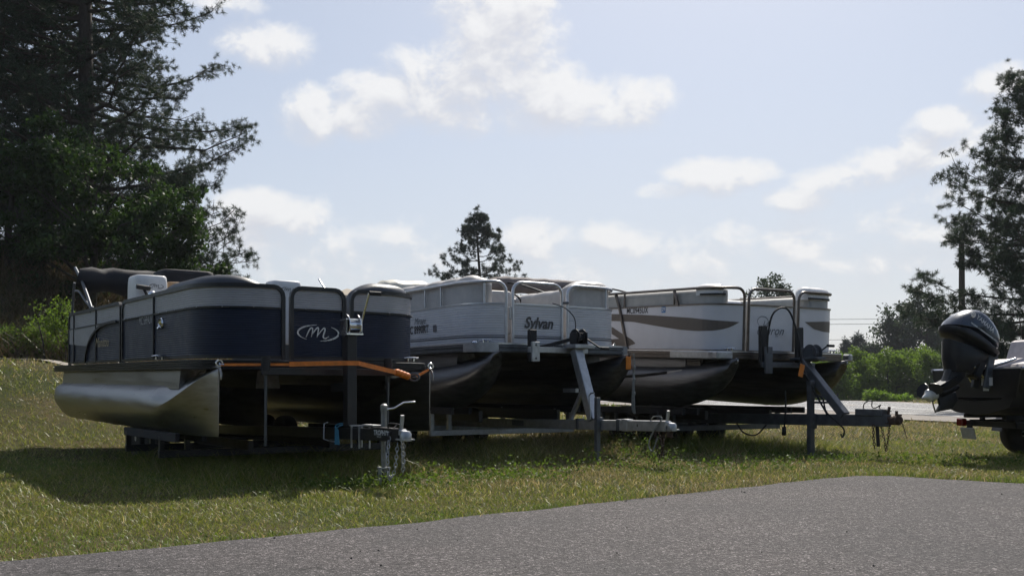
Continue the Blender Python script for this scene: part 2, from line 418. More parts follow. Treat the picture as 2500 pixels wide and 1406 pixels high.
# ================================================================== THE SETTING
def H(x, y):
    """ground height: flat field, a bank rising to the left rear, a slight rise past the highway"""
    x = np.asarray(x, float); y = np.asarray(y, float)
    m = 1-sstep(-9.2, -4.6, x+.02*(y-19)); m2 = 1-sstep(-12.5, -8.2, x)
    h = m*1.42*sstep(12.3, 19.0, y) + m2*(2.9*sstep(19.9, 27.0, y) + .9*sstep(27, 45, y))
    h = h + .6*sstep(0, 14, x - np.interp(y, [0, 37, 47, 62, 75, 200], [26, 20.5, 22, 23.5, 17, 10]))*sstep(45, 66, y)
    return h + .035*(vnoise(x*.35+5, y*.35)-.5)*sstep(3, 12, np.abs(y)+np.abs(x)*0+2)

ASPH = [(-14, -3.6), (-6.5, 1.98), (-2.56, 4.97), (-.757, 6.34), (.784, 7.62), (3.0, 9.52), (3.42, 9.84), (3.75, 9.83), (4.09, 9.47), (4.65, 9.04), (6.6, 7.5), (14, 2), (14, -14), (-14, -14)]
ROADN = [(14.0, 8), (12.9, 18), (11.2, 24.6), (9.04, 32.65), (7.9, 37.7), (4, 52), (-8, 64), (-40, 72), (-160, 80)]
ROADF = [(21, 8), (20, 18), (19.2, 28), (19.5, 37.7), (20.9, 47.6), (22.0, 60), (14, 76), (-8, 84), (-40, 90), (-160, 98)]
def inpoly(x, y, poly):
    c = np.zeros(np.shape(x), bool); n = len(poly)
    for i in range(n):
        x1, y1 = poly[i]; x2, y2 = poly[(i+1) % n]
        k = (y1 > y) != (y2 > y); c ^= k & (x < (x2-x1)*(y-y1)/((y2-y1) if y2 != y1 else 1e-9)+x1)
    return c
ROADP = ROADN + ROADF[::-1]

def ground_mat():
    m = bpy.data.materials.new('grass soil'); m.use_nodes = True; t = NT(m.node_tree); b = t.n['Principled BSDF']
    v = t.add('ShaderNodeNewGeometry').outputs['Position']
    a = t.noise(v, .45, 5, .6); c = t.noise(v, 9, 6, .7)
    col = t.mix(t.smooth(a, .38, .62), (.04, .05, .014), (.085, .068, .03))
    col = t.mix(t.m('MULTIPLY', t.smooth(c, .45, .7), .6), col, (.035, .035, .014))
    t.link(col, b.inputs['Base Color']); b.inputs['Roughness'].default_value = .95; b.inputs['Specular IOR Level'].default_value = .1
    bp = t.add('ShaderNodeBump'); bp.inputs['Strength'].default_value = .8; bp.inputs['Distance'].default_value = .04
    t.link(c, bp.inputs['Height']); t.link(bp.outputs[0], b.inputs['Normal']); return m
def asphalt_mat(name, base, warm, line=False):
    m = bpy.data.materials.new(name); m.use_nodes = True; t = NT(m.node_tree); b = t.n['Principled BSDF']
    v = t.add('ShaderNodeNewGeometry').outputs['Position']
    big = t.noise(v, .6, 4, .6)
    vo = t.add('ShaderNodeTexVoronoi'); t.link(v, vo.inputs['Vector']); vo.inputs['Scale'].default_value = 130
    sepc = t.add('ShaderNodeSeparateColor'); t.link(vo.outputs['Color'], sepc.inputs[0])
    vo2 = t.add('ShaderNodeTexVoronoi'); t.link(v, vo2.inputs['Vector']); vo2.inputs['Scale'].default_value = 62
    sepd = t.add('ShaderNodeSeparateColor'); t.link(vo2.outputs['Color'], sepd.inputs[0])
    g = t.m('ADD', t.m('MULTIPLY', sepc.outputs[0], .6), t.m('MULTIPLY', sepd.outputs[0], .4))
    col = t.ramp(g, [(.12, tuple(base*.3*k for k in warm)), (.5, tuple(base*.85*k for k in warm)), (.78, tuple(base*1.6*k for k in warm)), (.95, tuple(base*4.2*k for k in warm))])
    col = t.mix(t.m('MULTIPLY', t.smooth(big, .35, .7), .45), col, tuple(base*.62*k for k in (1, 1, 1.04)))
    st = t.noise(v, 1.7, 6, .65, dist=1.2)
    col = t.mix(t.m('MULTIPLY', t.smooth(st, .58, .72), .35), col, tuple(base*.5*k for k in (1, .98, .96)))
    col = t.mix(t.m('MULTIPLY', t.smooth(t.noise(v, 3.3, 5, .7), .62, .74), .3), col, tuple(base*1.75*k for k in (1.05, 1, .93)))
    vc = t.add('ShaderNodeTexVoronoi', feature='DISTANCE_TO_EDGE'); vc.inputs['Scale'].default_value = .32
    vd = t.add('ShaderNodeVectorMath', operation='ADD'); nv_ = t.add('ShaderNodeTexNoise'); t.link(v, nv_.inputs['Vector']); nv_.inputs['Scale'].default_value = 2.2; nv_.inputs['Detail'].default_value = 5
    t.link(v, vd.inputs[0]); t.link(nv_.outputs['Color'], vd.inputs[1]); t.link(vd.outputs[0], vc.inputs['Vector'])
    crack = t.m('MULTIPLY', t.smooth(vc.outputs['Distance'], .007, .001), t.smooth(t.noise(v, .8, 2), .5, .62))
    col = t.mix(t.m('MULTIPLY', crack, .7), col, tuple(base*.2*k for k in (1, 1, 1)))
    t.link(col, b.inputs['Base Color']); b.inputs['Roughness'].default_value = .85; b.inputs['Specular IOR Level'].default_value = .25
    bp = t.add('ShaderNodeBump'); bp.inputs['Strength'].default_value = .7; bp.inputs['Distance'].default_value = .008
    t.link(t.m('ADD', vo.outputs['Distance'], t.m('MULTIPLY', sepd.outputs[0], .4)), bp.inputs['Height']); t.link(bp.outputs[0], b.inputs['Normal']); return m

gx = np.unique(np.concatenate([np.arange(-24, 30, .5), np.linspace(-420, -24, 40), np.linspace(30, 420, 40)]))
gy = np.unique(np.concatenate([np.arange(-6, 34, .5), np.arange(34, 90, 2), np.linspace(90, 1400, 40), np.linspace(-60, -6, 12)]))
GX, GY = np.meshgrid(gx, gy); GV = np.stack([GX, GY, H(GX, GY)], -1).reshape(-1, 3); nx = len(gx)
ii = (np.arange(len(gy)-1)[:, None]*nx + np.arange(nx-1)[None]).ravel()
ground = fast_mesh('ground', GV, np.stack([ii, ii+1, ii+1+nx, ii+nx], -1), 4, ground_mat(), smooth=True); tag(ground, kind='structure')

def jag(poly, step, amp, closed=True):
    out = []
    for i in range(len(poly) if closed else len(poly)-1):
        a = Vector(poly[i]); b = Vector(poly[(i+1) % len(poly)]); n = max(1, int((b-a).length/step)); d = (b-a).normalized(); nn = Vector((-d.y, d.x))
        for k in range(n):
            p = a.lerp(b, k/n); j = (vnoise(p.x*3.1, p.y*3.1)-.5)*amp*2 + (vnoise(p.x*11, p.y*11)-.5)*amp; out.append(p+nn*float(j))
    return out
lot = jag(ASPH[:12], .12, .035, False) + [Vector(p) for p in ASPH[11:]]
mb = MB(); n = len(lot)
mb.add([(p.x, p.y, .028) for p in lot]+[(p.x, p.y, -.06) for p in lot], [tuple(range(n))]+[(i, (i+1) % n, n+(i+1) % n, n+i) for i in range(n)])
o = mb.build('parking_lot', asphalt_mat('lot asphalt', .084, (1.1, .985, .985))); tag(o, kind='structure')

def ribbon(name, A, B, dz, m, kind='structure', cat=None):
    mb = MB(); V = []; na = len(A)
    for (a, b) in zip(A, B):
        for k in range(7):
            x = a[0]+(b[0]-a[0])*k/6; y = a[1]+(b[1]-a[1])*k/6; V.append((x, y, float(H(x, y))+dz))
    mb.add(V, [(i*7+k, i*7+k+1, (i+1)*7+k+1, (i+1)*7+k) for i in range(na-1) for k in range(6)])
    o = mb.build(name, m, smooth=60); tag(o, kind=kind); return o
def lerpl(A, B, t): return [(a[0]+(b[0]-a[0])*t, a[1]+(b[1]-a[1])*t) for a, b in zip(A, B)]
def dense(A, n=4): return [(p.x, p.y) for p in cat_rom([(a[0], a[1], 0) for a in A], n)]
RN, RF = dense(ROADN[:len(ROADN)] + [], 4), dense(ROADF[1:], 4)
RN = RN[:len(RF)] if len(RN) >= len(RF) else RN; RF = RF[:len(RN)]
GRAVEL = mat('shoulder gravel', (.28, .25, .22), .95, 0, .35, 3, bump=.5, bscale=60)
ribbon('road_shoulder', lerpl(RN, RF, -.02), lerpl(RN, RF, 1.04), .05, GRAVEL)
ribbon('highway', lerpl(RN, RF, .22), lerpl(RN, RF, .93), .056, asphalt_mat('highway asphalt', .3, (1.0, .99, .98)))
PAINT = mat('road paint', (.62, .62, .6), .7, 0, .2, 4)
for a, b in ((.255, .275), (.9, .915)): ribbon('edge_line', lerpl(RN, RF, a), lerpl(RN, RF, b), .061, PAINT)
ribbon('centre_line', lerpl(RN, RF, .575), lerpl(RN, RF, .592), .061, PAINT)
PA = [(x, 18.7+.02*(x+10)) for x in np.linspace(-30, -6.4, 30)]; PB = [(x, 19.35+.02*(x+10)) for x in np.linspace(-30, -6.4, 30)]
ribbon('gravel_path', PA, PB, .03, mat('path gravel', (.36, .32, .27), .95, 0, .3, 6, bump=.5, bscale=50))

# ------------------------------------------------------------------ grass: single blades, one uncountable cover
def edge_d(x, y):
    d = np.full(np.shape(x), 99.)
    for (x1, y1), (x2, y2) in zip(ASPH[:11], ASPH[1:12]):
        t = np.clip(((x-x1)*(x2-x1)+(y-y1)*(y2-y1))/((x2-x1)**2+(y2-y1)**2), 0, 1); d = np.minimum(d, np.hypot(x-x1-t*(x2-x1), y-y1-t*(y2-y1)))
    return d
def UNDER(x, y):
    """where the mower cannot reach: under the three parked boats"""
    m = np.zeros(np.shape(x))
    for ox, oy, th, x0, x1 in ((-1.80, 9.76, 35, -3.2, .6), (.605, 12.55, 33, -6.2, 1.0), (3.77, 13.77, 30, -6.2, .4)):
        t = R(th); dx, dy = x-ox, y-oy; lx = dx*math.sin(t)-dy*math.cos(t); ly = dx*math.cos(t)+dy*math.sin(t)
        m = np.maximum(m, sstep(x0-.2, x0+.3, lx)*(1-sstep(x1-.5, x1, lx))*(1-sstep(1.0, 1.4, np.abs(ly))))
    return m
def grass(name, zones, h0, kind='lawn', seed=1, label=None):
    g = np.random.default_rng(seed); Vs = []; Fs = []; Cs = []; off = 0
    for (d0, d1, dens, hmin, hmax, wd) in zones:
        area = .5*1.34*(d1*d1-d0*d0); n = int(area*dens*(1.15 if d0 < 12 else 1))
        y = np.sqrt(d0*d0+(d1*d1-d0*d0)*g.random(n)); x = (g.random(n)*1.34-.67)*(y+(2.0 if kind == 'lawn' else 0))
        k = ~inpoly(x, y, ASPH) | ((g.random(n) < .3) & (edge_d(x, y) < .07*vnoise(x*4, y*4)))
        k &= ~inpoly(x, y, [tuple(p) for p in (RN+RF[::-1])])
        k &= ~((x < -6.3) & (y > 18.75+.02*(x+10)) & (y < 19.3+.02*(x+10)))
        bank = (x < -5) & (y > 19.6)
        k &= bank if kind == 'bank' else ~bank
        x, y = x[k], y[k]; n = len(x)
        z = H(x, y)
        patch = vnoise(x*.9+3, y*.9+9)*.6 + vnoise(x*2.7, y*2.7)*.4; dry = sstep(.42, .68, vnoise(x*.33+20, y*.33+11)*.65+vnoise(x*1.3, y*1.3+40)*.35 + .10*sstep(12, 19, y))
        hh = (hmin+(hmax-hmin)*g.random(n)**1.8)*(.55+.9*patch)
        hh = hh*(1+2.4*UNDER(x, y)+.5*(1-sstep(.05, .3, edge_d(x, y)))) if kind == 'lawn' else hh
        an = g.random(n)*6.283; lean = (.35+1.25*g.random(n))*hh; la = g.random(n)*6.283
        dx, dy = np.cos(an)*wd*(.6+.8*g.random(n)), np.sin(an)*wd*(.6+.8*g.random(n)); lx, ly = np.cos(la)*lean, np.sin(la)*lean
        B = np.stack([x, y, z-.01], -1); D = np.stack([dx, dy, 0*x], -1)
        M = B+np.stack([lx*.35, ly*.35, hh*.62], -1); T = B+np.stack([lx, ly, hh*(.8+.2*g.random(n))], -1)
        if d0 < 12: V = np.stack([B-D, B+D, M+D*.75, M-D*.75, T], 1); base = np.array([[0, 1, 2], [0, 2, 3], [3, 2, 4]])
        else: V = np.stack([B-D, B+D, T], 1); base = np.array([[0, 1, 2]])
        nv = V.shape[1]; Fc = base[None] + (np.arange(n)*nv)[:, None, None] + off
        r = g.random(n)[:, None]; straw = (g.random(n) < (.16+.55*dry))[:, None]
        if kind == 'bank':
            c = np.where(g.random(n)[:, None] < .25, np.array([[.075, .085, .028]]), np.array([[.12, .088, .05]]))*(.55+.9*r)
        else:
            green = np.array([[.10, .145, .02]])*(1-r)+np.array([[.31, .32, .06]])*r
            lush = np.maximum(sstep(.55, .72, vnoise(x*.55+31, y*.55+7)*.6+vnoise(x*2.1+8, y*2.1)*.4), 1-sstep(.1, .5, edge_d(x, y)+.25*vnoise(x*3, y*3)))[:, None]; green = green*(1-.55*lush)+np.array([[.12, .21, .03]])*(.6+.6*r)*.55*lush
            c = np.where(straw, np.array([[.50, .40, .18]])*(.4+.8*r), green)*(1-.15*dry[:, None])
        Vs.append(V.reshape(-1, 3)); Fs.append(Fc.reshape(-1, 3)); Cs.append(np.repeat(c, nv, 0)); off += n*nv
    o = fast_mesh(name, np.concatenate(Vs), np.concatenate(Fs), 3, colmat(name+' blades', .45), blade=np.concatenate(Cs))
    return tag(o, label, 'grass', kind='stuff')
grass('grass', [(3.5, 8, 4600, .016, .058, .0026), (8, 12, 2500, .02, .075, .0034), (12, 17, 1050, .024, .095, .0052), (17, 26, 360, .03, .11, .0095), (26, 45, 75, .04, .14, .021), (45, 90, 11, .05, .2, .055)],
      0, 'lawn', 2, 'mown green and straw coloured grass covering the verge and field')
grass('tall_grass', [(19, 30, 240, .35, 1.0, .011), (30, 42, 60, .4, 1.0, .02)], 0, 'bank', 3, 'tall dry brown grass covering the bank under the pines')

# low broad-leaved weeds in the grass
def weeds(name, spots, seed, material, label):
    g = np.random.default_rng(seed); pos = []; rot = []; sc = []; 
    for (cx, cy, rad, n, hmax, ls) in spots:
        r = rad*np.sqrt(g.random(n)); a = g.random(n)*6.283; x = cx+r*np.cos(a)*1.6; y = cy+r*np.sin(a)*.8
        k = ~inpoly(x, y, ASPH); x, y = x[k], y[k]; n = len(x); z = H(x, y)+g.random(n)**1.5*hmax*(.4+.8*vnoise(x*5, y*5))
        pos.append(np.stack([x, y, z], -1)); sc.append(ls*(.5+g.random(n)))
    pos = np.concatenate(pos); sc = np.concatenate(sc); n = len(pos)
    bv = np.array([[0, 0, 0], [.5, .28, .06], [1.2, 0, -.05], [.5, -.28, .06]]); bf = np.array([[0, 1, 2], [0, 2, 3]])
    V, Fc = stamp(bv, bf, pos, rand_rot(n, g), sc)
    o = fast_mesh(name, V, Fc, 3, material, tint=np.repeat(g.random(n), 4)); return tag(o, label, 'weeds', kind='stuff')
WS = []
for k in range(110):
    y = 5.3+random.random()**.8*9; x = random.uniform(-.62, .62)*y; WS.append((x, y, random.uniform(.1, .4), 45, random.uniform(.03, .08), .018))
for px, py, rad, n_, hh in ((1200, 1172, .5, 900, .16), (1290, 1160, .4, 500, .2), (880, 1195, .35, 600, .14), (1000, 1190, .45, 600, .16), (1530, 1120, .35, 400, .32), (1610, 1130, .3, 500, .3), (1700, 1150, .7, 900, .16), (1900, 1130, .7, 900, .12), (2100, 1125, .8, 700, .12), (1470, 1140, .25, 260, .25), (2380, 1135, .6, 700, .14), (2300, 1090, .5, 300, .2)):
    D = 2187.9/(py-945); WS.append(((px-1250)/F*D, D, rad, n_, hh, .03))
weeds('weeds', WS, 5, LEAFW, 'low bright green weeds scattered through the grass')

def pebbles():
    g = np.random.default_rng(17); n = 260; y = 4.2+g.random(n)**1.2*5.5; x = g.uniform(-.62, .62, n)*y
    k = inpoly(x, y, ASPH); x, y = x[k], y[k]; n = len(x)
    bv = np.array([[1, 0, 0], [-1, 0, 0], [0, 1, 0], [0, -1, 0], [0, 0, .7], [0, 0, -.4]], float); bf = np.array([[0, 2, 4], [2, 1, 4], [1, 3, 4], [3, 0, 4], [2, 0, 5], [1, 2, 5], [3, 1, 5], [0, 3, 5]])
    rz = rand_rot(n, g); sc = .003+.009*g.random(n)**4
    V, Fc = stamp(bv, bf, np.stack([x, y, .028+sc*.25], -1), rz, sc)
    tag(fast_mesh('loose_gravel', V, Fc, 3, mat('pebble', (.12, .11, .1), .9, 0, .5, 30)), 'loose gravel and crumbs of asphalt on the parking lot', 'gravel', kind='stuff')
pebbles()

# ------------------------------------------------------------------ trees
def tuft(nn, ln, wd, g):
    """a round spray of needles"""
    V = []; Fc = []
    for k in range(nn):
        d = g.normal(size=3); d /= np.linalg.norm(d); d[2] = d[2]*.8+.2; s = np.cross(d, g.normal(size=3)); s /= np.linalg.norm(s)
        l = ln*(.75+.35*g.random()); o = len(V); V += [d*l*.12+s*wd*.5, d*l*.12-s*wd*.5, d*l]; Fc += [[o, o+1, o+2]]
    return np.array(V), np.array(Fc)
def pine(name, loc, height, crown0, radius, seed, label, group=None, needles=10, tl=.24, tw=.022, dens=1.0, trunk_r=.2, gap=.55, mt=None, shape=.9, limbs=(4, 6), lowfoliage=.45, sub=1.0, cat='tree'):
    g = np.random.default_rng(seed); root = empty(name, loc, 0, 0, label, cat, group)
    tp = [Vector((.10*math.sin(i*.9+seed), .10*math.cos(i*1.3+seed), height*i/10)) for i in range(11)]; tp[0] = Vector((0, 0, -.4))
    MB().tube(tp, [trunk_r*(1-.9*i/10)+.012 for i in range(11)], 8).build('trunk', BARKP, root, smooth=50)
    lm = MB(); tips = []
    z = crown0
    while z < height*.985:
        f = (z-crown0)/(height-crown0); L0 = radius*((1-f)**shape)*(.45+.55*min(1, f/.12+.25)) + .25
        n = int(g.integers(limbs[0], limbs[1]+1)); a0 = g.random()*6.283
        for k in range(n):
            a = a0+6.283*k/n+g.normal()*.25; L = L0*(.68+.38*g.random()); rise = (.12+.35*f)*L*(.4+g.random()); droop = .12*L*(1-f)
            zz = z+g.normal()*.15
            pts = [Vector((math.cos(a)*L*t, math.sin(a)*L*t, zz+rise*t**1.6-droop*math.sin(t*2.6)))+Vector(g.normal(size=3)*.03*L*t) for t in (0, .25, .5, .75, 1)]
            lm.tube(pts, [max(.012, trunk_r*.30*(1-f*.6)*(1-.88*t)) for t in (0, .25, .5, .75, 1)], 5, cap=False)
            nt = max(3, int(L*3.4*sub))
            for q in range(nt):
                t = lowfoliage*.6+(1-lowfoliage*.6)*(q+g.random())/nt
                if t > 1: t = 1
                i = min(3, int(t*4)); p = pts[i].lerp(pts[i+1], t*4-i)
                sa = a+(1 if q % 2 else -1)*(.5+.7*g.random()); sl = (.28+.3*L*(1-t*.6))*(.5+.7*g.random())*.8
                e = p+Vector((math.cos(sa)*sl, math.sin(sa)*sl, .18*sl+g.normal()*.22))
                lm.tube([p, (p+e)/2+Vector((0, 0, -.03)), e], [.014, .010, .006], 3, cap=False)
                m = max(2, int((2.2+sl*5.0)*dens))
                for w_ in range(m):
                    s = 1-.75*(w_+g.random())/m if w_ % 3 else 1.; tips.append(p.lerp(e, s)+Vector(g.normal(size=3)*np.array([.10, .10, .10])))
            for w_ in range(int(4*dens)+1): tips.append(pts[4]+Vector(g.normal(size=3)*.13))
        z += gap*(1-.45*f)*(.75+.5*g.random())
    for w_ in range(10): tips.append(Vector(tp[-1])+Vector(g.normal(size=3)*np.array([.12, .12, .25])))
    lm.build('limbs', BARKP, root, smooth=60)
    pos = np.array([list(p) for p in tips]); n = len(pos)
    parts = []
    for v in range(4):
        bv, bf = tuft(needles, tl, tw, g); s = pos[v::4]; parts.append((stamp(bv, bf, s, rand_rot(len(s), g), .7+.6*g.random(len(s))), len(bv), len(s)))
    V = []; Fc = []; T = []; off = 0
    for (v_, f_), nb, ns in parts: V.append(v_); Fc.append(f_+off); off += len(v_); T.append(np.repeat(g.random(ns), nb))
    fast_mesh('crown', np.concatenate(V), np.concatenate(Fc), 3, mt or NEEDLE, root, tint=np.concatenate(T))
    return root
def broadleaf(name, loc, blobs, seed, label, leafm, leaf=.1, per=1400, trunk=(.12, 2.2), group=None, cat='tree', clump=.32, stems=1):
    """crown of leaf clumps gathered round the ends of branching limbs; blobs: (x,y,z,rx,ry,rz,weight)"""
    g = np.random.default_rng(seed); root = empty(name, loc, 0, 0, label, cat, group)
    tr, th = trunk; tm = MB()
    for k in range(stems):
        a = g.random()*6.28; s = .0 if stems == 1 else .25
        tm.tube([(s*math.cos(a), s*math.sin(a), -.3), (s*1.3*math.cos(a), s*1.3*math.sin(a), th*.5), (s*2.2*math.cos(a)+.1, s*2.2*math.sin(a), th)], [tr*1.15, tr*.85, tr*.55], 7)
    tm.build('trunk', BARKD, root, smooth=60)
    lm = MB(); C = []; S = []
    for (bx, by, bz, rx, ry, rz, wt) in blobs:
        nc = max(6, int(26*wt))
        for k in range(nc):
            d = g.normal(size=3); d /= np.linalg.norm(d); r = (.35+.65*g.random()**.5)
            c = np.array([bx, by, bz])+d*np.array([rx, ry, rz])*r; C.append(c); S.append(clump*(.6+.8*g.random()))
            if k % 2 == 0:
                base = Vector((bx*.25, by*.25, min(th, bz-rz*.6)))
                mid = base.lerp(Vector(c), .55)+Vector(g.normal(size=3)*.12); lm.tube([base, mid, Vector(c)], [tr*.35, tr*.18, .008], 4, cap=False)
    lm.build('limbs', BARKD, root, smooth=60)
    C = np.array(C); S = np.array(S); n = per*len(blobs); idx = g.integers(0, len(C), n)
    d = g.normal(size=(n, 3)); d /= np.linalg.norm(d, axis=1)[:, None]; rr = g.random(n)**.45
    pos = C[idx]+d*(S[idx]*rr)[:, None]*np.array([1.15, 1.15, .8])
    bv = np.array([[0, 0, 0], [.45, .3, .05], [1.05, 0, -.08], [.45, -.3, .05]]); bf = np.array([[0, 1, 2], [0, 2, 3]])
    V, Fc = stamp(bv, bf, pos, rand_rot(n, g), leaf*(.6+.8*g.random(n)))
    tint = np.repeat(np.clip(.5+.28*g.normal(size=n)+.25*(_h.ravel()[idx % 4096]-.5), 0, 1), 4)
    fast_mesh('crown', V, Fc, 3, leafm, root, tint=tint); return root
def gl(px, D): x = (px-1250)/F*D; return (x, D, float(H(x, D))-.05)

# ================================================================== PONTOON BOATS
class Boat:
    """a pontoon boat on its trailer: local x to the bow, y to port, z up from the keel; the fence follows a rounded plan, u = length along it from the bow's middle"""
    def __init__(s, o, th, keel, pitch, w, r, xf=-.08):
        t = R(th); s.o = o; s.keel = keel; s.w = w; s.r = r; s.xf = xf
        s.f = Vector((math.sin(t), -math.cos(t), 0)); s.l = Vector((math.cos(t), math.sin(t), 0))
        s.rz = th*math.pi/180 - math.pi/2; s.ry = R(pitch)
    def fp(s, u, off=0.):
        a = abs(u); sg = 1 if u >= 0 else -1; fl = s.w-s.r; al = s.r*math.pi/2
        if a <= fl: x, y, nx, ny = s.xf, a, 1, 0
        elif a <= fl+al:
            q = (a-fl)/s.r; nx, ny = math.cos(q), math.sin(q); x = s.xf-s.r+s.r*nx; y = fl+s.r*ny
        else: x = s.xf-s.r-(a-fl-al); y = s.w; nx, ny = 0, 1
        return Vector((x+nx*off, sg*(y+ny*off), 0))
    def us(s, u0, u1, st=.07):
        n = max(1, int(math.ceil(abs(u1-u0)/st))); return [u0+(u1-u0)*i/n for i in range(n+1)]
    def at(s, u, z, off=0.): p = s.fp(u, off); p.z = z; return p
    def W(s, x, y, z): """trailer frame (level, z above ground) -> world"""; return Vector((s.o[0], s.o[1], 0)) + s.f*x + s.l*y + Vector((0, 0, z))
    def sweep(s, u0, u1, prof, st=.07, mod=None):
        """closed profile (off,z) along the fence plan"""
        U = s.us(u0, u1, st); return MB().loft([[s.at(u, *(p[::-1])) if mod is None else s.at(u, *mod(u, p)) for p in prof] for u in U])
    def panel(s, u0, u1, z0, z1, name, m, ribs, off=0., amp=.004, rc=0., label=None):
        """ribbed sheet: horizontal corrugations pressed outward, upper corners rounded by rc"""
        prof = []; n = ribs
        if n:
            for i in range(n):
                a = z0+(z1-z0)*i/n; d = (z1-z0)/n; prof += [(off, a), (off+amp, a+d*.25), (off+amp, a+d*.75)]
            prof.append((off, z1))
        else: prof = [(off, z0), (off, z1)]
        prof += [(off-.012, z1), (off-.012, z0)]
        U = s.us(u0, u1, .07)
        if rc: U = sorted(set(U+[u0+rc*q for q in (.04, .12, .3, .55, .8)]+[u1-rc*q for q in (.04, .12, .3, .55, .8)]))
        def lim(u):
            d = min(u-u0, u1-u)
            return z1 if not rc or d >= rc else z1-rc+math.sqrt(max(0, rc*rc-(rc-d)**2))
        return MB().loft([[s.at(u, min(p[1], lim(u)), p[0]) for p in prof] for u in U]).build(name, m, s.root, smooth=25, label=label)
    def loop(s, u0, u1, z0, z1, rc, r, name, m, off=0., seg=8, flat=1., sides=(True, True)):
        pts = []
        if sides[0]:
            pts += [s.at(u0, z0, off), s.at(u0, (z0+z1)/2, off)]
            pts += [s.at(u0+rc-rc*math.cos(a), z1-rc+rc*math.sin(a), off) for a in [R(q) for q in (0, 22, 45, 68, 90)]]
            ua = u0+rc
        else: pts += [s.at(u0, z1, off)]; ua = u0
        ub = u1-rc if sides[1] else u1
        pts += [s.at(u, z1, off) for u in s.us(ua, ub, .08)[1:-1]] 
        if sides[1]:
            pts += [s.at(u1-rc+rc*math.sin(a), z1-rc+rc*math.cos(a), off) for a in [R(q) for q in (0, 22, 45, 68, 90)]]
            pts += [s.at(u1, (z0+z1)/2, off), s.at(u1, z0, off)]
        else: pts.append(s.at(u1, z1, off))
        return MB().tube(pts, r, seg, flat=flat).build(name, m, s.root, smooth=50)
    def post(s, u, z0, z1, r, m, off=0., name='fence_post'):
        return MB().tube([s.at(u, z0, off), s.at(u, z1, off)], r, 8).build(name, m, s.root, smooth=50)
    def rail(s, u0, u1, z, r, m, off=0., name='rail', flat=1., seg=8):
        return MB().tube([s.at(u, z, off) for u in s.us(u0, u1, .08)], r, seg, flat=flat).build(name, m, s.root, smooth=50)
    def wrap(s, bm, u, z, off, name, m, parent=None, label=None, step=.06):
        """flat artwork bent onto the fence panel"""
        slice_bm(bm, step)
        for v in bm.verts:
            p = s.at(u+v.co.x, z+v.co.y, off); v.co = p
        me = bpy.data.meshes.new(name); bm.to_mesh(me); bm.free(); me.materials.append(m)
        o = bpy.data.objects.new(name, me); COL.objects.link(o); o.parent = parent or s.root
        if label: o['label'] = label
        return o
    def text(s, txt, size, u, z, off, m, name='lettering', **kw): return s.wrap(text_bm(txt, size, **kw), u, z, off, name, m)
    def art(s, strokes, u, z, off, m, name='emblem'):
        me = stroke_mb(strokes).mesh('t'); bm = bmesh.new(); bm.from_mesh(me); return s.wrap(bm, u, z, off, name, m)
    def band(s, top, bot, off, m, name='decal'):
        """decal between two (u,z) curves"""
        U = np.linspace(top[0][0], top[-1][0], 60); T = np.interp(U, *zip(*top)); B = np.interp(U, *zip(*bot))
        T = np.maximum(T, B+.001); mb = MB()
        mb.add([s.at(u, t, off) for u, t in zip(U, T)]+[s.at(u, b, off) for u, b in zip(U, B)], [(i, i+1, 61+i, 60+i) for i in range(59)])
        return mb.build(name, m, s.root)
    def deck(s, hw, L, zb, zt, rc, m_rub, ridges=3, caps=None, carpet=DECKM, lip=None):
        """deck slab with a ridged rub rail round it"""
        def outline(o):
            pts = []
            for i in range(9): a = R(90*i/8); pts.append((-rc+(rc+o)*math.cos(a)*1.0 if True else 0, (hw-rc)+(rc+o)*math.sin(a)))
            pts += [(-L-o, hw+o)]; P_ = [(x, -y) for x, y in pts[::-1]] + pts
            return P_
        o0 = outline(-.02); n = len(o0)
        MB().add([(x, y, zb+.01) for x, y in o0]+[(x, y, zt) for x, y in o0], [tuple(range(n))[::-1], tuple(range(n, 2*n))]+[(i, (i+1) % n, n+(i+1) % n, n+i) for i in range(n)]).build('deck', carpet, s.root)
        prof = [(-.019, zb), (0, zb)]; h = (zt-zb)/ridges
        for i in range(ridges): prof += [(0, zb+h*(i+.12)), (.014, zb+h*(i+.25)), (.014, zb+h*(i+.75)), (0, zb+h*(i+.88))]
        prof += [(0, zt-.004), (-.019, zt-.004)]
        if lip:
            lo = [outline(o_) for o_ in (-.02, .012, .012, -.02)]; lz = (zt-.003, zt-.003, zt+.014, zt+.014)
            MB().loft([[Vector((*lo[j][k], lz[j])) for j in range(4)] for k in range(len(lo[0]))]).build('deck_trim', lip, s.root, smooth=35)
        secs = []
        base = [outline(p[0]) for p in prof]
        for k in range(n): secs.append([Vector((base[j][k][0], base[j][k][1], prof[j][1])) for j in range(len(prof))])
        MB().loft(secs).build('rub_rail', m_rub, s.root, smooth=35)
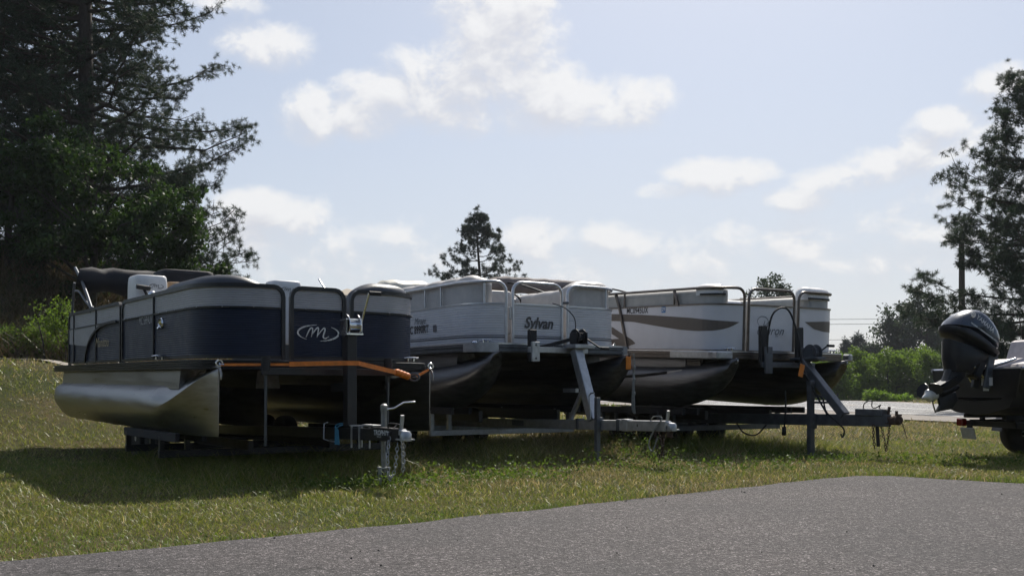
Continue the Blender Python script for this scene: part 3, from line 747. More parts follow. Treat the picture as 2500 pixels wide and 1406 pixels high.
    def pontoon(s, y0, L, r, top, style, m, nose=.06, k0=1.2):
        secs = []; N = 28; xs = [-L, -L+.03, -L+.3] + list(np.linspace(-L+.6, -k0, 10)) + [-k0+(k0+nose)*q for q in (.06, .14, .24, .35, .47, .6, .72, .82, .9, .96, 1.0)]
        for i, x in enumerate(xs):
            k = max(0., (x+k0)/(k0+nose)); a = r; zb = 0.; zt = 2*r; n = 2.
            if style == 'v':
                a = r*(1-k)**.85+.006; zt = 2*r+(top-2*r)*k**1.1; zb = .03*k*k; n = 2-.72*sstep(0, .3, k)
            else:
                a = r*math.sqrt(max(0, 1-k**2.3))*(1-.12*k)+.006; zb = (top-.12)*(1-math.sqrt(max(0, 1-k**2.0))); zt = 2*r+(top-2*r)*k**1.3; n = 2-.35*sstep(0, .6, k)
            if i < 3: q_ = (.30, .26, .08)[i]; zb += q_; a *= (.6, .72, .95)[i]; zt -= (.06, .03, 0)[i]
            zm = (zb+zt)/2; hu = hd = (zt-zb)/2; ring = []
            if style == 'v' and k > 0: zm += (zt-.03-zm)*sstep(0, 1, k); hu = zt-zm; hd = zm-zb
            for q in range(N):
                t = 2*math.pi*q/N; c, sn = math.cos(t), math.sin(t)
                ring.append(Vector((x+(0.0 if style == 'v' else .06*k*sn), y0+a*math.copysign(abs(c)**(2/n), c), zm+(hu if sn > 0 else hd)*math.copysign(abs(sn)**(2/n), sn))))
            secs.append(ring)
        o = MB().loft(secs).build('pontoon', m, s.root, smooth=20 if style == 'v' else 38)
        # welded seams, riser bracket, nose edge
        for x in (-L+.9, -L*.55, -k0-.05):
            MB().tube([(x, y0+(r+.001)*math.cos(t), r+(r+.001)*math.sin(t)) for t in np.linspace(0, 2*math.pi, 28, endpoint=False)], .005, 5, closed=True).build('weld_seam', m, o, smooth=60)
        MB().loft([[(x, y0-.14, 2*r-.07), (x, y0+.14, 2*r-.07), (x, y0+.12, s.zdb), (x, y0-.12, s.zdb)] for x in (-L+.25, -k0*.55)]).build('riser', m, o)
        return o
    def seat(s, u0, u1, z0, z1, m, name='seat_back', off=-.05, th=.2, ramp=.3, low=.25, puff=0., label=None):
        hw = th/2; base = []
        for i in range(15):
            a = R(180*i/14); base.append((off-hw+hw*math.cos(a)*1.0, math.sin(a)))
        U = s.us(u0, u1, .05); secs = []
        for u in U:
            e = min(u-u0, u1-u)/ramp; k = (1-(1-min(1, max(0, e)))**2.2); t = z1-low*(1-k)*(z1-z0)
            if puff: t += puff*abs(math.sin((u-u0)*math.pi/.42))**.5 - puff
            kk = min(1., .35+.65*math.sqrt(max(0, min(1, min(u-u0, u1-u)/.06))))
            c = off-hw; rr = min(.09, (t-z0)*.4)
            secs.append([s.at(u, z0, c+(off-c)*kk), *[s.at(u, t-rr+rr*b[1], c+(b[0]-c)*kk) for b in base], s.at(u, z0, c-hw*kk)])
        return MB().loft(secs).build(name, m, s.root, smooth=60, label=label)

def bolt(parent, p, m=CHROME, r=.008, name='rivet'):
    return MB().lathe(p, (1, 0, 0), [(r, -.003), (r, .002), (r*.6, .006), (.001, .007)], 8).build(name, m, parent, smooth=60)
def cleat(parent, p, yaw=0, m=CHROME):
    mb = MB(); c, s_ = math.cos(yaw), math.sin(yaw); q = lambda a, b, z: Vector(p)+Vector((c*a-s_*b, s_*a+c*b, z))
    mb.tube([q(-.08, 0, .035), q(-.04, 0, .04), q(.04, 0, .04), q(.08, 0, .035)], [.008, .012, .012, .008], 6)
    for d in (-.03, .03): mb.tube([q(d, 0, 0), q(d, 0, .04)], .012, 6)
    return mb.build('cleat', m, parent, smooth=60)
def navlight(parent, p, yaw=0):
    mb = MB(); mb.lathe(p, (0, 0, 1), [(.04, 0), (.04, .012), (.03, .03), (.012, .038), (.001, .04)], 12); return mb.build('navigation_light', CHROME, parent, smooth=60)
def rbox(mb, c, d, r=.05, M=None):
    """soft box"""
    x, y, z = [q/2 for q in d]; secs = []
    for k in range(9):
        t = -math.pi/2+math.pi*k/8; zz = math.copysign(abs(math.sin(t))**.5, math.sin(t))*z; f = max(.05, abs(math.cos(t)))**.28
        secs.append([Vector((math.copysign(abs(math.cos(a))**.35, math.cos(a))*x*(.75+.25*f) if f > .4 else math.cos(a)*x*.7, math.copysign(abs(math.sin(a))**.35, math.sin(a))*y*(.75+.25*f) if f > .4 else math.sin(a)*y*.7, zz)) for a in [2*math.pi*q/20 for q in range(20)]])
    M = M or Matrix.Identity(3); return mb.loft([[M @ p + Vector(c) for p in q] for q in secs])

# ---------------------------------------------------------------- trailer parts
def wheel(parent, c, axis, r, wd, name='wheel'):
    """tyre with tread shoulder, rim dish, hub and lug nuts"""
    ty = MB().lathe(c, axis, [(r*.62, -wd*.42), (r*.8, -wd*.5), (r*.95, -wd*.46), (r, -wd*.3), (r, wd*.3), (r*.95, wd*.46), (r*.8, wd*.5), (r*.62, wd*.42)], 32).build(name, TYRE, parent, smooth=40)
    MB().lathe(c, axis, [(r*.62, -wd*.4), (r*.6, wd*.3), (r*.5, wd*.2), (r*.3, wd*.24), (r*.16, wd*.34), (r*.14, wd*.42), (.002, wd*.43)], 24).build('rim', GALV, ty, smooth=40)
    MB().lathe(c, axis, [(r*.62, wd*.4), (r*.6, -wd*.3), (r*.5, -wd*.2), (r*.3, -wd*.24), (r*.16, -wd*.34), (r*.14, -wd*.42), (.002, -wd*.43)], 24).build('rim', GALV, ty, smooth=40)
    return ty
def chain(parent, pts, m=GALV, link=.038, name='safety_chain'):
    pts = cat_rom(pts, 8); L = [0.]
    for a, b in zip(pts, pts[1:]): L.append(L[-1]+(b-a).length)
    n = max(3, int(L[-1]/(link*.78))); mb = MB()
    for i in range(n):
        d = L[-1]*(i+.5)/n; j = max(0, min(len(L)-2, int(np.searchsorted(L, d))-1)); p = pts[j].lerp(pts[j+1], (d-L[j])/max(1e-6, L[j+1]-L[j])); t = (pts[j+1]-pts[j]).normalized()
        e = t.orthogonal().normalized(); e.rotate(Matrix.Rotation(i*math.pi/2+.3, 3, t)) 
        mb.tube([p+t*math.cos(a)*link*.55+e*math.sin(a)*link*.32 for a in np.linspace(0, 2*math.pi, 9, endpoint=False)], link*.11, 5, closed=True)
    return mb.build(name, m, parent, smooth=60)
def winch(parent, c, m_drum=GALV, r=.1, handle=(.25, .0, .3), side=1):
    """reel with two flanges, gear plate, strap and cranked handle; parent's x points to the tow end"""
    c = Vector(c); o = MB()
    for d in (-.055, .055): o.lathe(c+Vector((0, d, 0)), (0, 1, 0), [(r, -.005), (r, .005)], 22)
    o.lathe(c, (0, 1, 0), [(r*.6, -.05), (r*.6, .05)], 16)
    w_ = o.build('winch', m_drum, parent, smooth=35)
    MB().box(c+Vector((0, .075*side, -.01)), (.17, .012, .15), bev=.01).box(c+Vector((0, -.075*side, -.01)), (.15, .012, .13), bev=.01).box(c+Vector((0, 0, -.085)), (.18, .17, .014)).tube([c+Vector((.06, -.08, .05)), c+Vector((.06, .08, .05))], .01, 8).build('winch_frame', m_drum, w_, smooth=30)
    h0 = c+Vector((.0, .1*side, 0)); h1 = h0+Vector((handle[0], .03*side, handle[2])); h2 = h1+Vector((handle[1], .12*side, 0))
    MB().tube([c+Vector((0, .08*side, 0)), h0, h0.lerp(h1, .35), h1], .011, 8).build('crank_handle', m_drum, w_, smooth=50)
    MB().tube([h1, h2], .02, 10).build('grip', RUBR, w_, smooth=40)
    return w_

def trailer(B, name, label, m, tong, cross, rail, wheels, keel, y0, bunkL, coupler_m, beam=.1, zc=.36):
    """frame of a pontoon trailer: tongue, cross members, twin bunks under each pontoon, tandem wheels"""
    t = empty(name, (B.o[0], B.o[1], 0), B.rz, 0, label, 'trailer')
    (xb, zb), (xf, zf) = tong
    MB().beam((xb, 0, zb), (xf, 0, zf), .085, beam, bev=.006).build('tongue', m, t)
    for x in cross:
        MB().beam((x, -y0-.16, zc-.03), (x, y0+.16, zc-.03), .06, .075, bev=.005).build('cross_member', m, t)
    for sy in (-1, 1):
        MB().beam((-bunkL, sy*rail[0], rail[1]), (-.9, sy*rail[0], rail[1]), .06, rail[2], bev=.005).build('side_rail', PAINTB, t)
        for d in (-.13, .13):
            yb = sy*y0+d
            MB().beam((-bunkL, yb, keel-.012), (-.75, yb, keel-.012), .05, .09, bev=.006).build('bunk', CANVB, t)
            for x in cross:
                MB().beam((x, yb, zc-.01), (x, yb, keel-.01), .05, .05, up=(1, 0, 0)).build('bunk_bracket', m, t)
    for x in wheels[0]:
        MB().tube([(x, -wheels[1], wheels[2]), (x, wheels[1], wheels[2])], .028, 8).build('axle', m, t, smooth=50)
        for sy in (-1, 1): wheel(t, (x, sy*wheels[1], wheels[2]), (0, sy, 0), wheels[2], .17)
    # coupler
    c = Vector((xf, 0, zf)); cp = MB()
    cp.box(c+Vector((-.05, 0, .02)), (.16, .075, .06), bev=.012); cp.lathe(c+Vector((.06, 0, -.02)), (0, 0, 1), [(.05, -.03), (.052, .0), (.05, .035), (.035, .055), (.002, .06)], 16)
    cp.box(c+Vector((.05, 0, -.035)), (.14, .11, .012)); co = cp.build('coupler', coupler_m, t, smooth=35)
    MB().beam(c+Vector((-.02, 0, .05)), c+Vector((.0, 0, .17)), .03, .02).build('latch', coupler_m, co)
    return t

# ---------------------------------------------------------------- 1. navy pontoon boat
def plane_art(strokes, M, name, m, parent):
    mb = stroke_mb(strokes); mb.v = [tuple(M @ Vector((v[0], v[1], 0))) for v in mb.v]; return mb.build(name, m, parent)
def plane_text(txt, size, M, m, parent, name='lettering', **kw):
    bm = text_bm(txt, size, **kw)
    for v in bm.verts: v.co = M @ v.co
    me = bpy.data.meshes.new(name); bm.to_mesh(me); bm.free(); me.materials.append(m)
    o = bpy.data.objects.new(name, me); COL.objects.link(o); o.parent = parent; return o
def frame_m(o, ex, ey):
    ex, ey = Vector(ex).normalized(), Vector(ey).normalized(); ez = ex.cross(ey)
    M = Matrix((ex, ey, ez)).transposed().to_4x4(); M.translation = Vector(o); return M

B1 = Boat((-1.80, 9.76), 35, .42, .5, 1.18, .55)
def build_navy():
    b = B1; b.zdb = .645; zt = .735
    b.root = empty('pontoon_boat', (b.o[0], b.o[1], b.keel), b.rz, b.ry, 'navy and silver pontoon boat with black rails and an oval letter m emblem', 'pontoon boat')
    for sy in (-1, 1):
        p = b.pontoon(sy*1.11, 6.45, .262, .655, 'v', ALU, .06, 1.25)
        MB().tube([(-.62, sy*1.11-sy*.02, .60), (-.3, sy*1.11, .652), (.02, sy*1.11, .664), (.09, sy*1.11, .655), (.13, sy*1.11, .60), (.12, sy*1.11, .55)], .011, 6).build('nose_fin', ALU, p, smooth=50)
        MB().tube([(.075, sy*1.11+.03*math.cos(a), .70+.028*math.sin(a)) for a in np.linspace(0, 6.28, 10, endpoint=False)], .008, 6, closed=True).build('tow_eye', CHROME, p, smooth=50)
    b.pontoon(0, 6.2, .262, .655, 'v', ALU_D, -1.7, 2.9)  # centre tube added to block sunlit grass reflecting in the port tube
    b.deck(1.29, 6.55, b.zdb, zt, .5, RAIL_B, 4)
    z0, zm, z1 = .752, 1.235, 1.44
    for (u0, u1, sd) in ((-6.92, -4.04, 0), (-3.95, -.44, 0), (-.355, .195, 1), (.28, 6.9, 0)):
        b.panel(u0+.01, u1-.01, zm, z1-.008, 'upper_panel', SILV, 9, amp=.004, rc=.085)
        b.panel(u0+.01, u1-.01, z0, zm, 'lower_panel', NAVY, 22, amp=.0028)
        b.loop(u0, u1, z0-.012, z1, .1, .027, 'gate_frame' if sd else 'fence_frame', RAIL_B, seg=4)
        b.rail(u0+.01, u1-.01, zm, .012, RAIL_B, .008, 'mid_rail', seg=4)
        b.rail(u0+.01, u1-.01, z0+.012, .02, RAIL_B, .002, 'bottom_rail', seg=4)
        for k in range(max(1, int((u1-u0)/.28))):
            u = u0+.14+k*.28
            if u < u1-.06 and u > -3.9 and u < 1.6: bolt(b.root, b.at(u, zm, .02), r=.006)
    for u in (-6.6, -5.28, -2.64): b.post(u, z0, z1, .014, RAIL_B, .008)
    # silver after quarter with the black arch over the navy panel
    U = np.linspace(-6.9, -4.6, 30); arch = .80+.43*np.sqrt(np.clip(1-((U+4.6)/-1.25)**2, 0, 1))
    low = np.where(U < -5.85, 1.03-.05*np.clip((U+6.9)/1.0, 0, 1), np.minimum(arch, zm)); low = np.maximum(low, np.where(U < -5.6, .98, low))
    mb = MB(); mb.add([b.at(u, zm-.005, .009) for u in U]+[b.at(u, min(l, zm-.006), .009) for u, l in zip(U, low)], [(i, i+1, 31+i, 30+i) for i in range(29)])
    mb.build('quarter_panel', SILV, b.root)
    MB().tube([b.at(-4.6-1.25*math.cos(q), .76+.47*math.sin(q), .014) for q in np.linspace(0, math.pi/2, 14)]+[b.at(-4.2, 1.232, .014)], .022, 4).build('arch_trim', RAIL_B, b.root, smooth=40)
    # emblem, registration, script
    b.art(m_logo(1.0), -.08, 1.01, .016, GREYT, 'gate_emblem')
    b.text('MC 5994UV', .125, -2.95, 1.18, .012, GREYT, 'registration', sx=.82)
    b.text('Manitou', .17, -4.95, 1.0, .014, GOLDT, 'script', shear=.35, sx=1.25)
    # docking lamp: chrome tear-drop bezel with two lamps
    c = b.at(-2.34, 1.13, .0); lp = MB(); M3 = frame_m(c, (math.cos(.35), math.sin(.35), 0), (0, 0, 1)); n3 = M3.to_3x3() @ Vector((0, 0, 1))
    shp = [(.075*math.cos(a)*(1+.35*math.cos(a-3.4)), .055*math.sin(a)) for a in np.linspace(0, 6.283, 20, endpoint=False)]
    c2 = b.at(-2.34, 1.13, .004); dv = (b.at(-2.30, 1.13)-b.at(-2.38, 1.13)).normalized(); nv = dv.cross(Vector((0, 0, 1)))
    nv = nv if nv.y < 0 else -nv
    lp.loft([[c2+dv*x*k+Vector((0, 0, z*k))+nv*h for x, z in shp] for k, h in ((1, 0), (1, .012), (.86, .022), (.8, .014))]); dl = lp.build('docking_light', CHROME, b.root, smooth=35)
    for d in (-.022, .022): MB().lathe(c2+dv*d+nv*.018, nv, [(.02, 0), (.017, .008), (.001, .012)], 12).build('lamp_lens', LENSY, dl, smooth=50)
    MB().tube([c2-dv*.14+Vector((0, 0, -.03)), c2-dv*.12+Vector((0, 0, -.06))+nv*.02, c2-dv*.08+Vector((0, 0, -.05))+nv*.02, c2-dv*.07+Vector((0, 0, -.02))], .008, 6).build('line_hook', CHROME, b.root, smooth=50)
    # lounge seats
    b.seat(-2.75, -.5, .95, 1.55, SLATE, 'lounge_back', off=-.04, th=.26, ramp=.55, low=.2)
    b.seat(.33, 2.6, .95, 1.55, SLATE, 'lounge_back', off=-.04, th=.26, ramp=.3, low=.2)
    b.seat(-6.6, -4.1, .95, 1.44, SLATE, 'stern_lounge', off=-.04, th=.3, ramp=.4, low=.25)
    b.seat(-3.9, -3.0, .95, 1.40, WHITEV, 'side_lounge', off=-.06, th=.3, ramp=.3, low=.2)
    mb = MB(); rbox(mb, (-2.2, .42, 1.34), (.3, .38, .74)); ch = mb.build('captain_chair', WHITEV, b.root, smooth=60)
    plane_art(m_logo(.42), frame_m((-2.045, .42, 1.60), (0, 1, 0), (-.12, 0, 1)), 'chair_emblem', DGREYT, ch)
    mb = MB(); rbox(mb, (-3.0, -.93, 1.33), (.46, .38, .84)); co = mb.build('helm_console', WHITEV, b.root, smooth=60)
    plane_art(m_logo(.36), frame_m((-2.765, -.89, 1.62), (0, 1, 0), (-.1, 0, 1)), 'console_emblem', DGREYT, co)
    MB().tube([(-2.75, -1.0, 1.45), (-2.70, -1.02, 1.52), (-2.70, -1.05, 1.58)], .016, 8).tube([(-2.70, -.98, 1.585), (-2.70, -1.13, 1.60)], .028, 8).build('throttle_lever', RUBR, co, smooth=50)
    mb = MB(); rbox(mb, (-3.3, -.42, 1.36), (.35, .5, .72)); mb.build('tan_seat', TAN, b.root, smooth=60)
    mb = MB(); rbox(mb, (-4.3, -.12, 1.54), (.6, .72, .86)); mb.build('covered_seat', CANVB, b.root, smooth=60)
    # folded bimini in its boot on curved arms
    wob = [Vector((-5.45+.03*math.sin(i*1.7), -1.2+2.4*i/16, 1.90+.02*math.cos(i*2.3))) for i in range(17)]
    MB().tube(wob, [.12]+[.165+.018*math.sin(i*2.1) for i in range(1, 16)]+[.12], 14, flat=1.05).build('bimini_boot', CANVB, b.root, smooth=60)
    for sy in (-1, 1):
        a = MB(); B_ = Vector((-4.75, sy*1.17, 1.46))
        a.tube(cat_rom([B_, B_+Vector((-.3, 0, .22)), B_+Vector((-.62, 0, .42)), B_+Vector((-1.0, 0, .62))], 5), .02, 8)
        a.tube(cat_rom([B_, B_+Vector((-.35, 0, .12)), B_+Vector((-.7, 0, .26)), B_+Vector((-1.0, 0, .30))], 5), .017, 8)
        a.tube([B_+Vector((-1.2, 0, -.02)), B_+Vector((-1.15, 0, .2)), B_+Vector((-1.05, 0, .42))], .017, 8)
        a.box(B_+Vector((0, 0, -.01)), (.07, .05, .08), bev=.01); a.build('bimini_arm', GALVD, b.root, smooth=50)
    cleat(b.root, b.at(-2.2, zt+.012, .07), 1.5); cleat(b.root, (-.15, 1.0, zt+.012), 1.2); cleat(b.root, (-.1, .25, zt+.012), 1.57)
    navlight(b.root, b.at(-2.75, z1+.01, 0))
    # trailer
    t = trailer(b, 'boat_trailer', 'black trailer with upright winch post carrying the navy boat', PAINTB, ((-3.9, .36), (1.5, .49)), (-1.3, -2.6), (.45, .30, .1), ((-3.05, -3.75), .80, .27), b.keel, 1.11, 2.7, GALV, .11, .25)
    MB().beam((.48, 0, .53), (.48, 0, 1.38), .1, .1, up=(1, 0, 0), bev=.006).build('winch_post', PAINTB, t)
    MB().beam((.43, 0, .9), (.1, 0, .9), .05, .075).build('post_bracket', PAINTB, t)
    MB().beam((.26, -.78, 1.045), (.26, .62, 1.045), .05, .065, bev=.004).build('cross_bar', PAINTB, t)
    for y in (-.74, .52):
        MB().tube([(.26, y, 1.05), (.26, y, 1.18)], .042, 12).build('bow_roller', RUBR, t, smooth=40)
        MB().tube([(.26, y, 1.02), (.2, y+.02, .36)], .014, 8).build('stay_rod', GALVD, t, smooth=50)
    winch(t, (.5, 0, 1.48), CHROME, .105, (.12, .0, .30))
    # tongue jack with swivel wheel
    j = MB(); j.tube([(1.0, .085, .22), (1.0, .085, .72)], .028, 12); j.lathe((1.0, .085, .72), (0, 0, 1), [(.034, -.03), (.034, .015), (.018, .03), (.002, .032)], 14); jk = j.build('jack', GALVM, t, smooth=40)
    MB().tube([(1.0, .085, .10), (1.0, .085, .40)], .023, 10).build('jack_leg', GALVM, jk, smooth=40)
    MB().tube([(1.0, .12, .70), (1.02, .18, .71), (1.03, .27, .76), (1.03, .39, .765)], .009, 8).build('jack_handle', CHROME, jk, smooth=50)
    MB().box((1.0, .045, .1), (.07, .008, .15), bev=.004).box((1.0, .125, .1), (.07, .008, .15), bev=.004).box((1.0, .085, .175), (.09, .09, .012)).build('fork', GALV, jk)
    MB().lathe((.97, .085, .075), (0, 1, 0), [(.04, -.028), (.075, -.025), (.078, 0), (.075, .025), (.04, .028)], 20).build('jack_wheel', RUBR, jk, smooth=40)
    for x in (.62, .78):
        MB().box((x, .052, .44), (.018, .012, .2)).box((x, -.052, .44), (.018, .012, .2)).box((x, 0, .545), (.03, .14, .012)).build('clamp', GALV, t)
    MB().box((.86, .03, .553), (.22, .09, .016), bev=.005).build('swivel_plate', GALV, t)
    MB().box((1.2, 0, .486), (.36, .092, .118), bev=.006).build('tongue_sleeve', PAINTB, t)
    My = frame_m((1.2, .0465, .495), (1, 0, .02), (0, 0, 1))
    Mf = frame_m((1.18, -.0475, .498), (1, 0, .022), (0, 0, 1))
    plane_text('TROPHY', .062, Mf, WHITET, t, 'nameplate', bold=.0015, shear=.12, sx=1.05); plane_text('TRAILERS', .02, frame_m((1.16, -.0475, .462), (1, 0, .022), (0, 0, 1)), WHITET, t, 'nameplate')
    plane_text('T', .07, frame_m((1.325, -.0475, .49), (1, 0, .022), (0, 0, 1)), WHITET, t, 'nameplate', bold=.002)
    chain(t, [(1.38, -.06, .47), (1.42, -.1, .3), (1.44, -.09, .12), (1.46, -.05, .2), (1.47, -.03, .42)], GALV, .042)
    chain(t, [(1.38, .06, .47), (1.40, .06, .3), (1.42, .05, .16), (1.45, .04, .26), (1.47, .03, .44)], GALV, .042)
    MB().tube(cat_rom([(1.3, -.03, .55), (1.36, -.05, .585), (1.42, .0, .58), (1.40, .05, .56), (1.34, .04, .57), (1.38, -.06, .5), (1.36, -.08, .38), (1.4, -.09, .32)], 5), .008, 6).build('wiring', RUBR, t, smooth=50)
    MB().tube([(.1, -.05, .56), (.1, -.09, .55), (.1, -.095, .40), (.12, -.06, .385), (.3, -.055, .38)], .007, 6).build('guide_wire', GALV, t, smooth=50)
    # orange ratchet strap from nose to nose round the winch post
    q = lambda x, y, z: b.W(x, y, z)
    sr = empty('ratchet_strap', q(.54, 0, 1.12), 0, 0, 'orange ratchet strap stretched across the navy boat\'s bow', 'strap')
    def webbing(pts, name, wd=.022):
        m_ = MB(); pts = [p-sr.location for p in pts]
        m_.loft([[p+Vector((0, 0, -wd))-dd*.002, p+Vector((0, 0, wd))-dd*.002, p+Vector((0, 0, wd))+dd*.002, p+Vector((0, 0, -wd))+dd*.002] for p, dd in [(p, b.f) for p in pts]]); return m_.build(name, ORANGE, sr)
    webbing([q(.085, -1.10, 1.105), q(.33, -.52, 1.11)], 'thin_webbing', .012)
    webbing([q(.33, -.54, 1.112), q(.42, -.3, 1.12), q(.54, -.06, 1.125), q(.545, .06, 1.125)], 'webbing')
    webbing([q(.545, .055, 1.125), q(.36, .56, 1.045)], 'webbing')
    kn = MB(); pk = [q(.36, .55, 1.05)-sr.location, q(.28, .74, 1.005)-sr.location]
    for i in range(4):
        c = pk[0].lerp(pk[1], (i+.5)/4); ax = (pk[1]-pk[0]).normalized(); kn.lathe(c, ax, [(.022, -.03), (.035, -.012), (.037, .012), (.022, .03)], 10)
    kn.build('wound_webbing', ORANGE, sr, smooth=40)
    rc_ = q(.25, .82, 1.0)-sr.location; MB().tube([rc_+Vector((.05*math.cos(a), 0, .035*math.sin(a))) for a in np.linspace(0, 6.283, 14, endpoint=False)], .012, 7, closed=True).box(rc_, (.06, .05, .02), bev=.006).build('ratchet', GALVD, sr, smooth=40)
    webbing([q(.22, .86, 1.005), q(.085, 1.09, 1.085)], 'webbing', .014)
    MB().tube([q(.09, 1.08, 1.085)-sr.location, q(.08, 1.10, 1.11)-sr.location, q(.075, 1.11, 1.12)-sr.location], .008, 6).build('hook', CHROME, sr, smooth=50)
    MB().tube([q(.1, -1.07, 1.105)-sr.location, q(.08, -1.10, 1.11)-sr.location, q(.075, -1.11, 1.12)-sr.location], .008, 6).build('hook', CHROME, sr, smooth=50)
    # blue tag tied on the tongue
    p = q(.34, -.065, .44); bt = empty('blue_tag', p, b.rz, 0, 'blue plastic tag tied to the black trailer tongue', 'tag')
    MB().add([(-.05, -.004, -.08), (.055, -.004, -.085), (.03, -.004, .06), (-.045, -.004, .075), (-.05, .0, -.08), (.055, .0, -.085), (.03, .0, .06), (-.045, .0, .075)], [(0, 1, 2, 3), (7, 6, 5, 4), (0, 4, 5, 1), (1, 5, 6, 2), (2, 6, 7, 3), (3, 7, 4, 0)]).build('label_sheet', BLUET, bt)
    MB().tube(cat_rom([(-.01, 0, .06), (-.04, 0, .09), (.02, .02, .115), (.06, .06, .11), (.03, .0, .09), (-.01, 0, .065)], 4), .006, 5).build('tie', BLUET, bt, smooth=50)
build_navy()

# ---------------------------------------------------------------- 2. white pontoon boat
B2 = Boat((.605, 12.55), 33, .61, 0, 1.15, .5)
def build_white():
    b = B2; b.zdb = .715; zt = .815
    b.root = empty('pontoon_boat', (b.o[0], b.o[1], b.keel), b.rz, b.ry, 'white ribbed pontoon boat with silver rails and bold italic lettering', 'pontoon boat')
    for sy in (-1, 1):
        p = b.pontoon(sy*1.0, 6.3, .29, .73, 'c', ALU_D, .12, 1.15)
        MB().disc((.10, sy*1.0, .665), (0, 1, 0), .02, .03, 10).build('tow_eye', RUBR, p)
    b.deck(1.24, 6.4, b.zdb, zt, .32, GALVD, 2, lip=RAIL_S)
    # plastic corner caps and bright top edge
    for sy in (-1, 1):
        pts = [(-.32+.345*math.cos(a), sy*(.92+.345*math.sin(a)), (b.zdb+zt)/2+.005) for a in [R(q) for q in (2, 20, 40, 60, 80)]]
        if sy > 0: pts = pts[1:3]
        MB().loft([[Vector((x, y, z-.055)), Vector((x, y, z+.055)), Vector((x*.97-.03, y*.97, z+.055)), Vector((x*.97-.03, y*.97, z-.055))] for x, y, z in pts]).build('corner_cap', GALV, b.root, smooth=40)
    z0, zp, z1 = .83, 1.31, 1.585
    for (u0, u1, gate) in ((-6.5, -.75, 0), (-.66, .085, 1), (.17, 6.5, 0)):
        b.panel(u0+.01, u1-.01, z0, zp, 'fence_panel', WHITEP, 16, amp=.004)
        b.loop(u0, u1, z0-.012, z1, .13, .021, 'gate_frame' if gate else 'fence_frame', RAIL_S, seg=10)
        b.rail(u0+.015, u1-.015, zp+.008, .012, RAIL_S, .004, 'panel_cap', seg=4)
        for zz, h in ((.905, .008), (.93, .004)):
            b.panel(u0+.02, u1-.02, zz-h, zz+h, 'stripe', STRIPE, 0, off=.0075)
    for u in (-2.3, -1.87, -1.02, .82, 1.9, -3.5, -4.7, 3.2): b.post(u, zp, z1, .014, RAIL_S, 0)
    MB().box((-.07, -.705, 1.2), (.03, .03, .16), bev=.005).build('hinge', GALV, b.root)
    MB().box((-.05, .128, 1.36), (.05, .07, .03), bev=.008).build('gate_latch', GALVD, b.root)
    b.text('Sylvan', .19, -.28, 1.085, .011, DGREYT, 'name_lettering', shear=.28, bold=.006, sx=.92)
    b.text('MC 8990RT', .145, -2.5, 1.05, .011, BLACKT, 'registration', bold=.003, sx=.83, spacing=1.05)
    b.text('Mirage', .13, -2.43, 1.165, .011, STRIPE, 'script', shear=.35, sx=.9)
    b.art([crv([(-.22, 0), (-.05, -.02), (.1, .0), (.22, -.02)], .006)], -2.43, 1.10, .011, STRIPE, 'flourish')
    sq = bmesh.new(); bmesh.ops.create_grid(sq, x_segments=1, y_segments=1, size=.045); b.wrap(sq, -2.02, 1.05, .0105, 'registration_sticker', STRIPE)
    # seats filling the open rail
    b.seat(-6.2, -.93, .95, 1.69, BEIGE, 'lounge_back', off=-.04, th=.28, ramp=.45, low=.13, puff=.022)
    b.seat(.22, 6.0, .95, 1.68, BEIGE, 'lounge_back', off=-.04, th=.26, ramp=.35, low=.16, puff=.015)
    for (x, y) in ((-1.9, .22), (-2.3, -.45)):
        mb = MB(); rbox(mb, (x, y, 1.35), (.28, .46, .62)); c = mb.build('captain_chair', BEIGE, b.root, smooth=60)
        MB().tube(cat_rom([(x+.1, y+.27, 1.2), (x+.25, y+.28, 1.42), (x+.42, y+.28, 1.40), (x+.45, y+.28, 1.2)], 5), .025, 8).build('armrest', BEIGE, c, smooth=50)
    mb = MB(); rbox(mb, (-2.6, .75, 1.25), (.6, .55, .75)); h = mb.build('helm_console', BEIGE, b.root, smooth=60)
    MB().tube([(-2.2+.02*math.cos(a), .7+.17*math.cos(a), 1.5+.17*math.sin(a)) for a in np.linspace(0, 6.283, 20, endpoint=False)], .014, 7, closed=True).build('steering_wheel', RUBR, h, smooth=50)
    for y in (-.9, .9): MB().tube(cat_rom([(-5.6, y, 1.5), (-4.6, y, 1.62), (-3.8, y, 1.66), (-3.2, y, 1.62), (-3.1, y, 1.2)], 5), .018, 8).build('stern_rail', RAIL_S, b.root, smooth=50)
    # canopy folded over the stern
    secs = []
    for i in range(13):
        y = .25+1.1*i/12; k = 1 if 2 < i < 11 else (.55 if i in (0, 12) else .85); top = 2.13+.01*math.sin(i*.9)
        secs.append([Vector((-5.9+.28*k*math.cos(a), y, top-.12+(.2*k*math.sin(a) if math.sin(a) > 0 else .1*k*math.sin(a))))for a in np.linspace(0, 6.283, 14, endpoint=False)])
    MB().loft(secs).build('folded_canopy', CREAM, b.root, smooth=50)
    MB().loft([[Vector((-5.2+dx, y, z)) for dx, z in ((-.35, 1.7), (.3, 1.68), (.22, 1.80), (0, zz), (-.25, 1.85))] for y, zz in ((-1.0, 1.74), (-.62, 1.93), (-.2, 1.87), (.2, 1.82))]).build('canopy_boot', CANVT, b.root, smooth=30)
    for y in (-.95, .95): MB().tube([(-4.9, y, 1.6), (-5.6, y, 2.1)], .016, 8).build('canopy_strut', RAIL_S, b.root, smooth=50)
    cleat(b.root, b.at(-1.0, zt+.012, .05), .7); cleat(b.root, b.at(1.0, zt+.012, .05), -.7); navlight(b.root, b.at(-1.12, zt+.012, .05)); navlight(b.root, b.at(1.25, zt+.012, .05))
